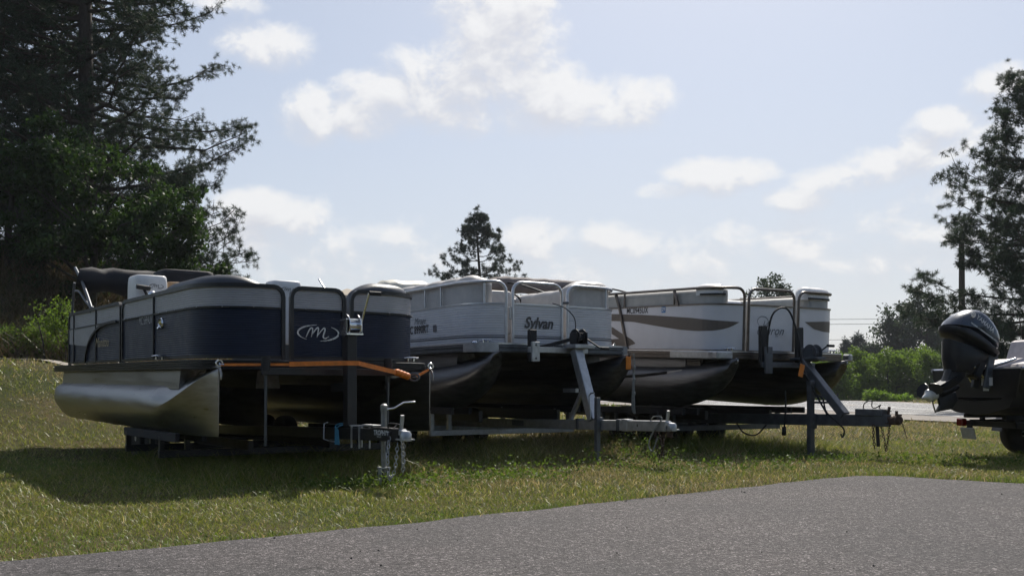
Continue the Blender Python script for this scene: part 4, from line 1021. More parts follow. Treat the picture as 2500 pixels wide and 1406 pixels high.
    # trailer, pale galvanised
    t = trailer(b, 'boat_trailer', 'pale galvanised trailer with slanted winch post carrying the white ribbed boat', GALV, ((-4.4, .35), (2.02, .475)), (-1.3, -2.7, -4.1), (.62, .52, .15), ((-3.1, -3.85), .62, .29), b.keel, 1.0, 4.6, GALV, .118, .33)
    MB().beam((.70, 0, .5), (.34, 0, 1.36), .12, .12, up=(0, 1, 0), bev=.008).build('winch_post', GALV, t)
    MB().beam((.2, 0, .46), (.5, 0, .9), .04, .05).build('post_brace', GALV, t)
    MB().beam((.36, 0, .86), (.1, 0, .86), .05, .05).build('post_step', GALV, t)
    MB().beam((.22, -.62, 1.355), (.22, .25, 1.355), .07, .07, bev=.005).build('cross_bar', GALV, t)
    MB().box((.33, .05, 1.40), (.26, .3, .05), bev=.006).build('winch_shelf', GALV, t)
    for y in (-.56, .12):
        MB().box((.27, y, 1.33), (.035, .115, .24), bev=.006).build('stop_plate', GALV, t)
        MB().box((.20, y, 1.40), (.06, .11, .40), bev=.01).build('bow_pad', RUBR, t)
        for zz in (1.25, 1.41): bolt(t, (.29, y, zz), GALVD, .014, 'bolt_head')
    winch(t, (.36, .02, 1.51), RUBR, .105, (.28, .0, -.14), 1)
    MB().tube(cat_rom([(.33, .0, 1.60), (.33, -.02, 1.75), (.28, -.12, 1.87), (.2, -.26, 1.93)], 5), .007, 6).build('winch_line', WIRE, t, smooth=50)
    MB().beam((.3, 0, 1.5), (.1, -.4, 1.38), .002, .045).build('winch_strap', RUBR, t)
    j = MB().beam((.86, -.075, .02), (.86, -.075, .78), .055, .055, up=(1, 0, 0), bev=.004).build('jack', GALVD, t)
    MB().beam((.86, -.075, .0), (.86, -.075, .25), .045, .045, up=(1, 0, 0)).box((.86, -.075, .008), (.1, .1, .016)).build('jack_leg', GALV, j)
    MB().box((.86, -.03, .46), (.05, .05, .17), bev=.005).build('jack_bracket', GALVD, j)
    MB().tube([(.72, -.07, .52), (.70, -.075, .80), (.74, -.075, .83), (.80, -.075, .83)], .009, 6).build('jack_crank', GALV, j, smooth=50)
    for x in (.42, 1.2): MB().box((x, 0, .452 if x < 1 else .462), (.06, .096, .136), bev=.004).build('clamp', GALVD, t)
    MB().box((1.32, 0, .465), (.10, .10, .14), bev=.006).build('tongue_hinge', GALV, t)
    MB().box((-.9, -.0435, .425), (.28, .004, .07)).build('maker_plate', GALVD, t)
    plane_text('II', .03, frame_m((1.55, -.0445, .468), (1, 0, 0), (0, 0, 1)), BLACKT, t, 'sticker', bold=.004)
    MB().tube(cat_rom([(1.75, -.02, .53), (1.85, -.05, .58), (1.95, -.03, .56), (1.88, -.07, .45), (1.8, -.09, .28), (1.86, -.09, .2), (1.92, -.07, .34)], 6), .008, 6).build('wiring', ROPE, t, smooth=50)
    chain(t, [(1.86, -.05, .42), (1.9, -.06, .25), (1.93, -.05, .12), (1.96, -.03, .25), (1.97, 0, .42)], RUST, .04)
    chain(t, [(1.8, .05, .42), (1.85, .06, .25), (1.88, .05, .15), (1.9, .03, .3), (1.93, 0, .42)], RUST, .04)
    MB().box((2.04, 0, .385), (.07, .05, .07), bev=.01).build('ball_latch', RUST, t)
    # orange tag and rope hanging from the port nose
    p = b.W(.16, .98, 1.30); og = empty('orange_tag', p, b.rz, 0, 'orange plastic tag hanging under the corner of the white ribbed boat', 'tag')
    MB().box((0, 0, -.085), (.012, .085, .17), bev=.004).build('tag_body', ORTAG, og); MB().tube([(0, 0, -.01), (0, .01, .04), (-.02, .02, .07)], .004, 5).build('tie', WIRE, og)
    p = b.W(.17, 1.06, 1.34); ro = empty('mooring_rope', p, b.rz, 0, 'looped grey rope hanging from the white ribbed boat\'s nose', 'rope')
    MB().tube(cat_rom([(0, 0, 0), (0, .01, -.2), (.005, -.005, -.45), (.01, 0, -.68), (.0, .02, -.78), (-.01, -.015, -.70), (0, -.01, -.4), (0, 0, -.25)], 5), .013, 7).build('strand', ROPE, ro, smooth=50)
    for zz in (-.18, -.34, -.52): MB().lathe((.004, 0, zz), (0, 0, 1), [(.012, -.03), (.022, -.012), (.022, .012), (.012, .03)], 8).build('knot', ROPE, ro, smooth=50)
build_white()

# ---------------------------------------------------------------- 3. white pontoon boat with taupe decals
B3 = Boat((3.77, 13.77), 30, .57, 2.3, 1.16, .4)
def build_taupe():
    b = B3; b.zdb = .70; zt = .80
    b.root = empty('pontoon_boat', (b.o[0], b.o[1], b.keel), b.rz, b.ry, 'white smooth sided pontoon boat with taupe swoosh decals and bronze rails', 'pontoon boat')
    for sy in (-1, 1):
        p = b.pontoon(sy*1.03, 6.4, .30, .72, 'c', ALU_D, .12, 1.35)
        MB().tube([(.13+.03*math.cos(a), sy*1.03, .68+.032*math.sin(a)) for a in np.linspace(0, 6.283, 12, endpoint=False)], .010, 6, closed=True).build('tow_eye', GALV, p, smooth=50)
        # lifting strake folded along the shoulder of the tube
        MB().loft([[Vector((x, sy*(1.03+.30*math.cos(a)+.0), .30+.30*math.sin(a))), Vector((x, sy*(1.03+(.30+h)*math.cos(a)), .30+(.30+h*.5)*math.sin(a))), Vector((x, sy*(1.03+.30*math.cos(a-.12)), .30+.30*math.sin(a-.12)))] for x, a, h in ((-6.2, .35, .05), (-2.2, .35, .05), (-1.5, .5, .05), (-1.0, .75, .03), (-.75, .95, .005))]).build('strake', ALU_D, p, smooth=30)
    b.deck(1.25, 6.4, b.zdb, zt, .28, RAIL_Z, 2, lip=RAIL_S)
    for y0, y1 in ((-1.28, -1.0), (1.2, 1.28)):
        MB().box((-.02 if y0 > 0 else -.06, (y0+y1)/2, .752), (.14 if y0 > 0 else .2, abs(y1-y0), .11), bev=.02).build('corner_cap', GALV, b.root)
    MB().box((-.5, -1.265, .752), (.9, .03, .105), bev=.012).build('corner_cap', GALV, b.root)
    # ribbed aluminium under-skirt
    b2 = [(-.3, -1.16), (-6.2, -1.16)]
    MB().loft([[Vector((x, -1.14-.012*(k % 2), .60+.10*k/8)) for k in range(9)]+[Vector((x, -1.10, .70)), Vector((x, -1.10, .60))] for x in (-.45, -6.2)]).build('skirt', ALU, b.root, smooth=20)
    z0, zp, z1 = .815, 1.435, 1.66
    for (u0, u1, gate) in ((-6.5, -.72, 0), (-.64, .205, 1), (.29, 6.5, 0)):
        b.panel(u0+.01, u1-.01, z0, zp, 'fence_panel', WHITE2, 0)
        b.loop(u0, u1, z0-.012, z1, .12, .02, 'gate_frame' if gate else 'fence_frame', RAIL_Z, seg=10)
        b.rail(u0+.015, u1-.015, zp+.006, .014, RAIL_Z, .004, 'panel_cap', seg=4)
        b.rail(u0+.015, u1-.015, z0+.004, .012, RAIL_Z, .004, 'bottom_rail', seg=4)
    for u in (-1.93, -3.1, -4.6, 1.4): b.post(u, zp, z1, .016, RAIL_Z, 0)
    MB().tube([b.at(-3.32, z1, .01), b.at(-3.2, zp, .014), b.at(-2.98, z0, .016)], .026, 4).build('slant_brace', RAIL_Z, b.root)
    MB().tube([b.at(-1.93, z1, .01), b.at(-1.82, zp, .012)], .022, 4).build('slant_brace', RAIL_Z, b.root)
    top = [(-5.2, 1.30), (-3.4, 1.355), (-2.6, 1.324), (-1.55, 1.259), (-1.145, 1.22), (-.8, 1.203)]
    bot = [(-5.2, 1.295), (-3.38, 1.248), (-2.88, 1.227), (-2.32, 1.158), (-1.8, 1.098), (-1.43, 1.077), (-1.145, 1.082), (-.985, 1.112), (-.87, 1.165), (-.8, 1.202)]
    b.band(top, bot, .0035, BROWN, 'swoosh_decal')
    b.band([(-4.4, 1.30), (-3.6, 1.20), (-3.38, 1.148), (-3.2, 1.075), (-3.02, 1.01), (-2.88, .955), (-2.81, .91)], [(-4.4, 1.28), (-3.6, 1.12), (-3.38, 1.04), (-3.28, 1.0), (-3.2, .97), (-3.02, .93), (-2.9, .885), (-2.81, .90)], .0035, BROWN, 'swoosh_decal')
    b.band([(-3.7, .95), (-3.38, .97), (-3.2, .975), (-2.81, .91)], [(-3.7, .86), (-3.38, .85), (-3.0, .86), (-2.81, .90)], .0037, BROWN, 'swoosh_decal')
    b.band([(.42, 1.245), (.8, 1.262), (1.2, 1.272), (2.4, 1.29)], [(.42, 1.244), (.6, 1.15), (.8, 1.115), (1.2, 1.11), (2.4, 1.13)], .0035, BROWN, 'swoosh_decal')
    b.text('MC0945UX', .13, -2.78, 1.388, .004, BLACKT, 'registration', bold=.002, sx=.82)
    sq = bmesh.new(); bmesh.ops.create_grid(sq, x_segments=1, y_segments=1, size=.045); b.wrap(sq, -2.16, 1.39, .004, 'registration_sticker', BLUES)
    b.text('29', .075, -2.16, 1.39, .0065, WHITET, 'sticker_number', bold=.002)
    b.text('uron', .17, -.16, 1.10, .004, STRIPE, 'script', shear=.42, sx=1.02)
    b.art([crv([(-.1, .10), (-.13, .0), (-.17, -.09), (-.23, -.08), (-.22, -.03)], .007), crv([(-.2, .02), (-.24, .09), (-.18, .15), (-.08, .14), (-.04, .08), (-.1, .03), (-.13, .05)], .005), crv([(-.02, .1), (-.06, .0), (-.08, -.07)], .007), crv([(-.15, .02), (-.08, .025), (-.02, .03)], .004)], -.24, 1.14, .004, STRIPE, 'script_initial')
    b.text('240', .035, -.12, 1.03, .004, STRIPE, 'model_mark', shear=.2)
    # seats
    b.seat(-6.0, -.95, .95, 1.655, GREYV, 'lounge_back', off=-.035, th=.2, ramp=.05, low=.02)
    b.seat(.5, 6.0, .95, 1.64, GREYV, 'lounge_back', off=-.035, th=.2, ramp=.05, low=.02)
    b.seat(-1.55, -1.0, 1.56, 1.72, WHITEV, 'head_bolster', off=-.02, th=.24, ramp=.08, low=.4)
    b.seat(.45, 1.1, 1.56, 1.745, WHITEV, 'head_bolster', off=-.02, th=.26, ramp=.08, low=.4)
    b.rail(-1.4, -1.0, 1.575, .018, RUBR, -.02, 'seat_trim', seg=4); b.rail(.5, 1.1, 1.58, .018, RUBR, -.02, 'seat_trim', seg=4)
    mb = MB()
    mb.tube([(-2.0, -.75, 1.50), (-2.0, -.7, 1.50), (-1.9, 0, 1.50), (-1.8, .75, 1.50)], [.10, .125, .125, .12], 14); mb.build('seat_bolster', WHITEV, b.root, smooth=60)
    # canopy rolled in its boot across the stern
    wob = [Vector((-6.0+.02*math.sin(i*1.3), -1.42+2.3*i/20, 1.98+.006*math.cos(i*1.9))) for i in range(21)]
    MB().tube(wob, [.09, .13]+[.15+.008*math.sin(i*2.7)*(1 if i < 5 or i > 15 else .2) for i in range(2, 19)]+[.13, .08], 14, flat=1.0).build('canopy_boot', CANVAS, b.root, smooth=60)
    for y in (-1.1, 1.1):
        MB().tube(cat_rom([(-4.2, y, 1.66), (-4.8, y, 1.82), (-5.6, y, 1.98), (-6.0, y, 2.0)], 4), .017, 8).build('canopy_strut', RAIL_B, b.root, smooth=50)
        MB().tube([(-6.2, y, 1.62), (-6.05, y, 2.0)], .017, 8).build('canopy_strut', RAIL_B, b.root, smooth=50)
    cleat(b.root, b.at(-.95, zt+.012, .06), .5); cleat(b.root, (-.05, .95, zt+.012), 1.4); navlight(b.root, (-.04, -.35, zt+.01))
    # trailer
    t = trailer(b, 'boat_trailer', 'dark grey trailer with long slanted winch post carrying the taupe decal boat', GALVD, ((-4.4, .38), (1.75, .49)), (-1.3, -2.7, -4.1), (.62, .50, .13), ((-2.2, -2.95), .60, .29), b.keel, 1.03, 4.6, RUST, .15, .33)
    MB().beam((1.06, 0, .53), (.33, 0, 1.25), .11, .11, up=(0, 1, 0), bev=.008).build('winch_post', GALVD, t)
    MB().beam((.2, -.62, 1.20), (.2, .35, 1.20), .06, .07, bev=.005).build('cross_bar', GALVD, t)
    MB().box((.36, .06, 1.285), (.5, .16, .035), bev=.005).build('winch_shelf', GALVD, t)
    for y in (-.57, .10):
        MB().box((.17, y, 1.47), (.07, .12, .50), bev=.012).build('bow_pad', RUBR, t)
        MB().box((.24, y+.03, 1.26), (.04, .13, .36), bev=.006).build('stop_plate', GALVD, t)
    winch(t, (.38, .14, 1.36), GALVD, .12, (.14, .0, .10), 1)
    j = MB().beam((.57, -.10, .0), (.57, -.10, .95), .075, .075, up=(1, 0, 0), bev=.005).build('jack', GALVD, t)
    MB().beam((.57, -.10, .0), (.57, -.10, .22), .06, .06, up=(1, 0, 0)).box((.57, -.10, .008), (.12, .12, .016)).build('jack_leg', GALVD, j)
    MB().box((.57, -.06, .45), (.1, .06, .2), bev=.005).build('jack_bracket', GALVD, j); MB().box((.57, -.10, .96), (.09, .09, .06), bev=.01).build('jack_cap', GALVD, j)
    for zz in (.78, .70): MB().beam((.57, -.06, zz), (.80, -.03, zz), .03, .03).build('jack_stay', GALVD, j)
    MB().box((1.48, 0, .585), (.42, .13, .09), bev=.008).build('brake_actuator', GALVD, t)
    q = [Vector((.25, -.57, 1.35)), Vector((.3, -.6, 1.62)), Vector((.36, -.58, 1.86)), Vector((.42, -.47, 1.95)), Vector((.46, -.36, 1.88)), Vector((.5, -.25, 1.55)), Vector((.52, -.2, 1.2)), Vector((.6, -.12, .92)), Vector((.72, -.08, .7)), Vector((.82, -.06, .54))]
    MB().tube(cat_rom(q, 5), .013, 7).build('cable_loop', RUBR, t, smooth=50)
    MB().tube(cat_rom([(.62, -.04, .80), (.75, -.07, .74), (.82, -.08, .58), (.98, -.09, .47), (1.12, -.09, .36), (1.1, -.09, .26), (1.06, -.08, .3)], 5), .011, 6).build('cable_loop', RUBR, t, smooth=50)
    MB().tube(cat_rom([(-.9, -.05, .38), (-.75, -.06, .25), (-.5, -.06, .22), (-.3, -.05, .37)], 6), .011, 6).build('cable_loop', RUBR, t, smooth=50)
    MB().tube(cat_rom([(.1, -.09, .85), (.12, -.1, .62), (.1, -.1, .42), (.09, -.1, .3)], 4), .012, 6).box((.09, -.1, .3), (.05, .05, .12), bev=.008).build('plug_lead', RUBR, t, smooth=50)
    MB().tube(cat_rom([(1.35, 0, .63), (1.4, -.03, .70), (1.48, 0, .73), (1.46, .03, .66), (1.55, -.02, .64), (1.62, 0, .68), (1.58, .02, .64), (1.7, 0, .62), (1.78, 0, .60)], 5), .007, 6).build('wiring', WIRE, t, smooth=50)
    MB().lathe((1.86, 0, .50), (1, 0, 0), [(.03, -.06), (.06, -.03), (.065, .03), (.04, .06), (.002, .065)], 12).box((1.84, .02, .57), (.03, .02, .08)).box((1.9, -.02, .56), (.09, .015, .02)).build('ball_clamp', RUST, t, smooth=40)
    chain(t, [(1.55, -.05, .43), (1.56, -.06, .3), (1.57, -.05, .14)], RUST, .045); chain(t, [(1.62, .0, .43), (1.66, .02, .25), (1.7, .0, .12), (1.75, -.02, .28), (1.77, -.02, .43)], RUST, .04)
    MB().tube([(1.54, .03, .42), (1.56, .03, .16)], .022, 7).build('breakaway_lead', RUBR, t, smooth=50)
    MB().tube(cat_rom([(1.92, 0, .5), (1.98, -.03, .42), (2.05, -.05, .28)], 4), .005, 5).build('guide_wire', RUST, t, smooth=50)
    p = b.W(.52, -.2, 1.22); og = empty('orange_tag', p, b.rz, 0, 'orange plastic tag hung on the cable by the dark grey winch post', 'tag')
    MB().box((.02, -.04, -.10), (.012, .085, .17), Matrix.Rotation(R(-16), 3, 'X'), bev=.004).build('tag_body', ORTAG, og); MB().tube([(0, 0, 0), (.01, -.01, -.03)], .004, 5).build('tie', WIRE, og)
build_taupe()

# ---------------------------------------------------------------- 4. dark fishing boat with outboard, on a trailer
H4 = R(8); C4 = Vector((5.82, 12.56, 0))
def build_fishing():
    r = empty('fishing_boat', (C4.x, C4.y, .55), H4, 0, 'dark hulled fishing boat with faded seats and an outboard on its transom', 'boat')
    secs = []
    for x, hw, zk, rise in ((0, .92, 0, 0), (.05, .95, 0, 0), (1.2, 1.0, 0, 0), (2.6, .95, .02, .05), (3.6, .74, .10, .14), (4.4, .4, .25, .22), (4.9, .03, .45, .28)):
        g = .57+rise
        secs.append([Vector((x-.06*(0 if x > .1 else 0), y*hw, z)) for y, z in ((1, g), (.92, zk+.30), (.78, zk+.11), (.4, zk+.03), (0, zk), (-.4, zk+.03), (-.78, zk+.11), (-.92, zk+.30), (-1, g), (-.95, g), (-.86, zk+.34), (-.6, zk+.2), (0, zk+.17), (.6, zk+.2), (.86, zk+.34), (.95, g))])
    MB().loft(secs).build('hull', HULLD, r, smooth=25)
    MB().loft([[Vector((x, y*.93, z)) for y, z in ((1, .568), (.9, .22), (-.9, .22), (-1, .568))] for x in (.0, .06)]).build('transom', HULLD, r)
    for sy in (-1, 1): MB().tube([(0, sy*.94, .575), (1.2, sy*.99, .575), (2.6, sy*.95, .625), (3.6, sy*.74, .715), (4.4, sy*.4, .795), (4.9, sy*.03, .855)], .022, 6).build('gunwale', RAIL_S, r, smooth=50)
    MB().tube([(.03, -.94, .575), (.03, .94, .575)], .022, 6).build('transom_cap', RAIL_S, r, smooth=50)
    MB().box((.55, -.1, .40), (.8, 1.65, .3), bev=.03).build('rear_deck', CANVB, r)
    for y in (-.55, .35):
        s_ = MB().box((.55, y, .62), (.5, .62, .12), Matrix.Rotation(R(-12), 3, 'Y'), bev=.04).build('seat_cushion', SEATP, r)
        MB().box((.95, y, .80), (.10, .62, .36), Matrix.Rotation(R(18), 3, 'Y'), bev=.04).build('seat_back', SEATP, s_)
    MB().box((-.045, -.35, .42), (.006, .22, .10)).build('warning_sticker', WHITET, r); MB().box((-.045, -.33, .34), (.006, .11, .07)).build('warning_sticker', WHITET, r)
    MB().tube([(.1, -.2, .60), (.35, -.35, .70)], .02, 8).tube([(.05, -.1, .58), (.1, -.2, .60)], .03, 8).build('steering_rod', CHROME, r, smooth=50)
    # outboard, tilted up
    o = empty('outboard_motor', (C4.x+.10, C4.y-.24, .72), H4, 0, 'tilted blue grey outboard motor with white propeller hub on the dark boat', 'outboard motor')
    o.scale = (.71, 1, .82)
    I = Matrix.Translation((0, 0, -.55))
    top = [(-.90, 1.63), (-.86, 1.70), (-.72, 1.82), (-.56, 1.90), (-.42, 1.925), (-.28, 1.88), (-.12, 1.77), (.0, 1.64), (.06, 1.52), (.05, 1.38), (-.02, 1.36), (-.22, 1.47), (-.45, 1.575), (-.68, 1.63)]
    U_ = I @ Matrix.Translation((-.3, 0, 1.35)) @ Matrix.Rotation(R(8), 4, 'Y') @ Matrix.Translation((.3, 0, -1.35))
    cw = MB().pillow(top, .235, U_, 10, .42, (-.38, 1.62)).build('cowling', COWL, o, smooth=60)
    MB().pillow([(-.905, 1.62), (-.68, 1.62), (-.45, 1.565), (-.22, 1.46), (-.02, 1.35), (.06, 1.30), (.0, 1.24), (-.3, 1.33), (-.6, 1.43), (-.84, 1.48), (-.91, 1.55)], .25, U_, 8, .25, (-.42, 1.46)).build('lower_cowling', MOTD, o, smooth=50)
    MB().pillow([(-.84, 1.50), (-.30, 1.36), (-.10, 1.28), (-.14, 1.20), (-.42, 1.06), (-.50, .98), (-.80, 1.0), (-.84, 1.2)], .17, I, 6, .22).build('midsection', MOTD, o, smooth=50)
    MB().pillow([(-.80, 1.06), (-.48, 1.04), (-.52, .92), (-.66, .80), (-.98, .66), (-1.0, .72), (-.90, .84), (-.84, .95)], .085, I, 6, .2).build('drive_leg', MOTD, o, smooth=50)
    MB().box((-.90, 0, .845-.55), (.46, .21, .018), Matrix.Rotation(R(-24), 3, 'Y'), bev=.005).build('cavitation_plate', MOTD, o)
    ax = Vector((-math.cos(R(14)), 0, -math.sin(R(14)))); gc = Vector((-.92, 0, .70-.55))
    MB().lathe(gc, -ax, [(.06, -.16), (.078, -.08), (.082, .0), (.07, .16), (.04, .30), (.004, .36)], 18).build('gearcase', MOTD, o, smooth=50)
    MB().pillow([(-1.0, .66), (-.66, .70), (-.62, .58), (-.74, .44), (-1.03, .395), (-.96, .5)], .035, I, 4, .15).build('skeg', MOTD, o, smooth=40)
    pc = gc+ax*.20; pr = MB().lathe(pc, ax, [(.085, -.08), (.10, .0), (.095, .05), (.05, .075), (.03, .13), (.002, .17)], 18).build('propeller_hub', PROPM, o, smooth=50)
    e1 = Vector((0, 1, 0)); e2 = ax.cross(e1)
    for k in range(3):
        a = R(95+120*k); rad = e1*math.cos(a)+e2*math.sin(a); tan = ax.cross(rad); V = []
        for t_, wd in ((.07, .06), (.14, .10), (.21, .11), (.26, .06), (.275, .01)):
            for s_ in (-1, 1): V.append(pc+rad*t_+(tan*.82+ax*.57*1)*wd*s_-ax*.0+ax*.008); 
        V2 = [v-ax*.012 for v in V]; n = 5
        fs = [(2*i, 2*i+1, 2*i+3, 2*i+2) for i in range(4)]+[(10+2*i, 10+2*i+2, 10+2*i+3, 10+2*i+1) for i in range(4)]+[(2*i, 2*i+2, 12+2*i, 10+2*i) for i in range(4)]+[(2*i+1, 11+2*i, 13+2*i, 2*i+3) for i in range(4)]
        MB().add(V+V2, fs).build('propeller_blade', MOTD, o, smooth=50)
    MB().box((-.14, -.12, .45), (.12, .05, .50), Matrix.Rotation(R(12), 3, 'Y'), bev=.01).box((-.14, .12, .45), (.12, .05, .50), Matrix.Rotation(R(12), 3, 'Y'), bev=.01).box((-.07, 0, .66), (.16, .30, .06), bev=.01).build('transom_bracket', GALVD, o)
    MB().box((-.24, 0, .55), (.16, .2, .44), Matrix.Rotation(R(28), 3, 'Y'), bev=.03).build('swivel_bracket', MOTD, o)
    MB().tube([(-.10, -.06, .30), (-.42, -.06, .58)], .018, 8).tube([(-.30, .07, .30), (-.48, .07, .60)], .014, 8).build('tilt_ram', CHROME, o, smooth=50)
    # lettering follows the tilt of the cowl
    sl = R(-27); ex = (math.cos(sl), 0, math.sin(sl)); ey = (-math.sin(sl), 0, math.cos(sl))
    plane_text('YAMAHA', .098, U_ @ frame_m((-.36, -.236, 1.70), ex, ey), WHITET, cw, 'maker_lettering', bold=.002, sx=.95)
    c = Vector((-.60, -.236, 1.80)); mk = MB()
    for rr in (.04, .026): mk.tube([U_ @ (c+Vector((rr*math.cos(a), 0, rr*math.sin(a)))) for a in np.linspace(0, 6.283, 20, endpoint=False)], .0045, 5, closed=True)
    for a in (90, 210, 330): mk.tube([U_ @ c, U_ @ (c+Vector((.03*math.cos(R(a)), 0, .03*math.sin(R(a)))))], .004, 5)
    mk.build('maker_emblem', WHITET, cw)
    MB().beam(U_ @ Vector((-.62, -.232, 1.68)), U_ @ Vector((-.10, -.232, 1.47)), .004, .022).build('cowl_stripe', GREYT, cw)
    plane_text('F25', .07, U_ @ frame_m((-.80, -.03, 1.785), (.1, -.99, .0), (.75, 0, .65)), WHITET, cw, 'power_mark')
    # its trailer
    t = empty('boat_trailer', (C4.x, C4.y, 0), H4, 0, 'small dark trailer under the fishing boat with red tail lamp and plate', 'trailer')
    for sy in (-1, 1):
        MB().beam((.25, sy*.45, .44), (4.6, sy*.3, .44), .05, .08).build('side_rail', PAINTB, t)
        MB().beam((.15, sy*.4, .53), (3.2, sy*.4, .53), .09, .05).build('bunk', CANVB, t)
        for x in (.4, 2.6): MB().box((x, sy*.42, .495), (.05, .05, .05)).build('bunk_bracket', PAINTB, t)
        wheel(t, (1.25, sy*.86, .27), (0, sy, 0), .27, .17)
        secs = [[Vector((1.25+.36*math.cos(a)*k, sy*.86+d, .27+.36*math.sin(a)*k)) for d, k in ((-.11, 1), (.11, 1), (.11, .96), (-.11, .96))] for a in np.linspace(.1, math.pi-.1, 10)]
        MB().loft(secs).build('fender', PAINTB, t, smooth=40)
    MB().beam((.3, -.75, .43), (.3, .75, .43), .06, .07).build('cross_member', PAINTB, t); MB().beam((3.6, -.4, .40), (3.6, .4, .40), .06, .07).build('cross_member', PAINTB, t)
    MB().tube([(1.25, -.86, .27), (1.25, .86, .27)], .025, 8).build('axle', PAINTB, t, smooth=50); MB().beam((3.4, 0, .43), (5.6, 0, .45), .07, .09).build('tongue', PAINTB, t)
    for sy in (-1, 1): MB().beam((1.25, sy*.45, .28), (1.25, sy*.45, .42), .08, .05, up=(1, 0, 0)).build('spring', PAINTB, t)
    MB().beam((5.3, .05, .0), (5.3, .05, .6), .05, .05, up=(1, 0, 0)).build('jack', GALVD, t)
    for y in (.6,): MB().box((.22, y, .44), (.07, .14, .10), bev=.012).build('tail_light', LENSR, t)
    pl = MB().box((.2, .42, .30), (.012, .30, .15), Matrix.Rotation(R(-14), 3, 'Y'), bev=.003).build('licence_plate', PLATE, t)
    MB().box((.22, .42, .38), (.02, .1, .06)).build('plate_bracket', PAINTB, t)
build_fishing()

# ---------------------------------------------------------------- light pole and wires
def build_pole():
    b = P(2347, 945, 44); g = float(H(b.x, b.y)); r = empty('light_pole', (b.x, b.y, g), 0, 0, 'weathered wooden pole with a street light arm in front of the far pine', 'light pole')
    h = P(2347, 567, 44).z-g
    MB().tube([(0, 0, -.3), (.03, 0, h*.5), (.02, 0, h)], [.16, .14, .115], 12).build('pole', WOODP, r, smooth=50)
    ar = MB().tube(cat_rom([(0, 0, h-.55), (-.3, 0, h-.44), (-.55, 0, h-.42)], 5), .03, 8).build('arm', GALVD, r, smooth=50)
    MB().pillow([(-.5, h-.45), (-.52, h-.36), (-.66, h-.34), (-.84, h-.42), (-.80, h-.48)], .1, Matrix.Identity(4), 6, .3).build('lamp_head', GALVD, ar, smooth=50)
    for i, (z0, yo, lab) in enumerate(((768, 100, 'upper power line running off beyond the hedge'), (780, 101, 'lower power line running off beyond the hedge'), (818, 102, 'lowest power line sagging behind the hedge trees'))):
        a = P(1500, z0+6, yo+5); c = P(2900, z0-10, yo-5)
        tag(MB().tube(arc(a, c, .5, 24), .022, 5).build('power_line', WIRE, smooth=60), lab, 'power line')
build_pole()

# left: tall pines and undergrowth on the bank
pine('pine_tree', gl(205, 31), 17.5, 1.2, 5.2, 11, 'tallest dark pine with a thick trunk rising over the navy boat', needles=42, tl=.165, tw=.0135, dens=1.3, trunk_r=.3, gap=.55, shape=.62)
pine('pine_tree', gl(105, 37), 15.5, 2.5, 4.4, 12, 'pine with a slim trunk standing behind the tallest pine', needles=16, tl=.2, tw=.03, dens=.8, trunk_r=.2, gap=.55, shape=.65)
pine('pine_tree', gl(-30, 32), 16.5, 2.0, 4.8, 13, 'dense pine beside the slim pine at the bank\'s far end', needles=16, tl=.2, tw=.03, dens=.9, trunk_r=.24, gap=.55, shape=.65)
broadleaf('leafy_tree', gl(225, 25.0), [(0, 0, 3.2, 1.8, 1.5, 1.2, 1.2), (-1.7, .2, 2.4, 1.4, 1.2, 1.3, 1), (1.6, 0, 2.3, 1.3, 1.2, 1.1, 1), (.1, -.3, 1.3, 2.4, 1.3, 1.0, 1.2), (2.4, .2, 1.1, .9, .9, .9, .7)], 21,
          'leafy green tree spreading in front of the tallest pine trunk', LEAFD, .12, 4200, (.12, 2.0))
broadleaf('leafy_tree', gl(20, 25.2), [(0, 0, 3.0, 1.8, 1.4, 1.3, 1.1), (-1.6, 0, 2.0, 1.5, 1.2, 1.3, 1), (1.3, 0, 1.4, 1.5, 1.2, 1.2, 1)], 22,
          'leafy green tree under the dense pine on the bank', LEAFD, .12, 4200, (.11, 2.0))
pine('pine_tree', gl(420, 30), 4.2, .35, 2.9, 14, 'low young pine spreading behind the navy boat\'s bimini', needles=40, tl=.16, tw=.014, dens=1.1, trunk_r=.09, gap=.4, shape=.75)
for px, D, h, s, lab in ((140, 20.0, 1.35, 31, 'tall leafy shrub by the navy boat\'s stern'), (85, 20.2, .85, 32, 'small bright shrub beside the gravel path'), (20, 20.4, .7, 33, 'low scrubby shrub at the foot of the bank')):
    broadleaf('shrub', gl(px, D), [(0, 0, h*.75, .28*h, .25, h*.32, .7), (-.12, 0, h*.42, .4*h, .3, h*.32, .8), (.2, 0, h*.4, .35*h, .3, h*.3, .7)], s, lab, LEAFB, .05, 900, (.02, h*.6), group=None, cat='shrub', clump=.16, stems=3)
# pine on the rise behind the white boat, tree behind the taupe-decal boat
pine('pine_tree', gl(1168, 58), 11.0, 2.4, 5.0, 15, 'lone pine showing above the white boat with the folded canopy', needles=32, tl=.22, tw=.028, dens=1.3, trunk_r=.2, gap=.8, shape=1.0, mt=NEEDLF, sub=.8)
broadleaf('leafy_tree', gl(1882, 72), [(0, 0, 8.0, 1.2, 1.2, .95, .9), (-.9, 0, 7.0, 1.1, 1, 1.1, .8), (1.0, 0, 6.9, 1.1, 1, 1.1, .8), (0, 0, 5.5, 1.8, 1.5, 1.6, 1)], 41, 'dark dense tree showing behind the bow of the boat with taupe decals', LEAFF, .19, 1500, (.2, 5.5), clump=.45)
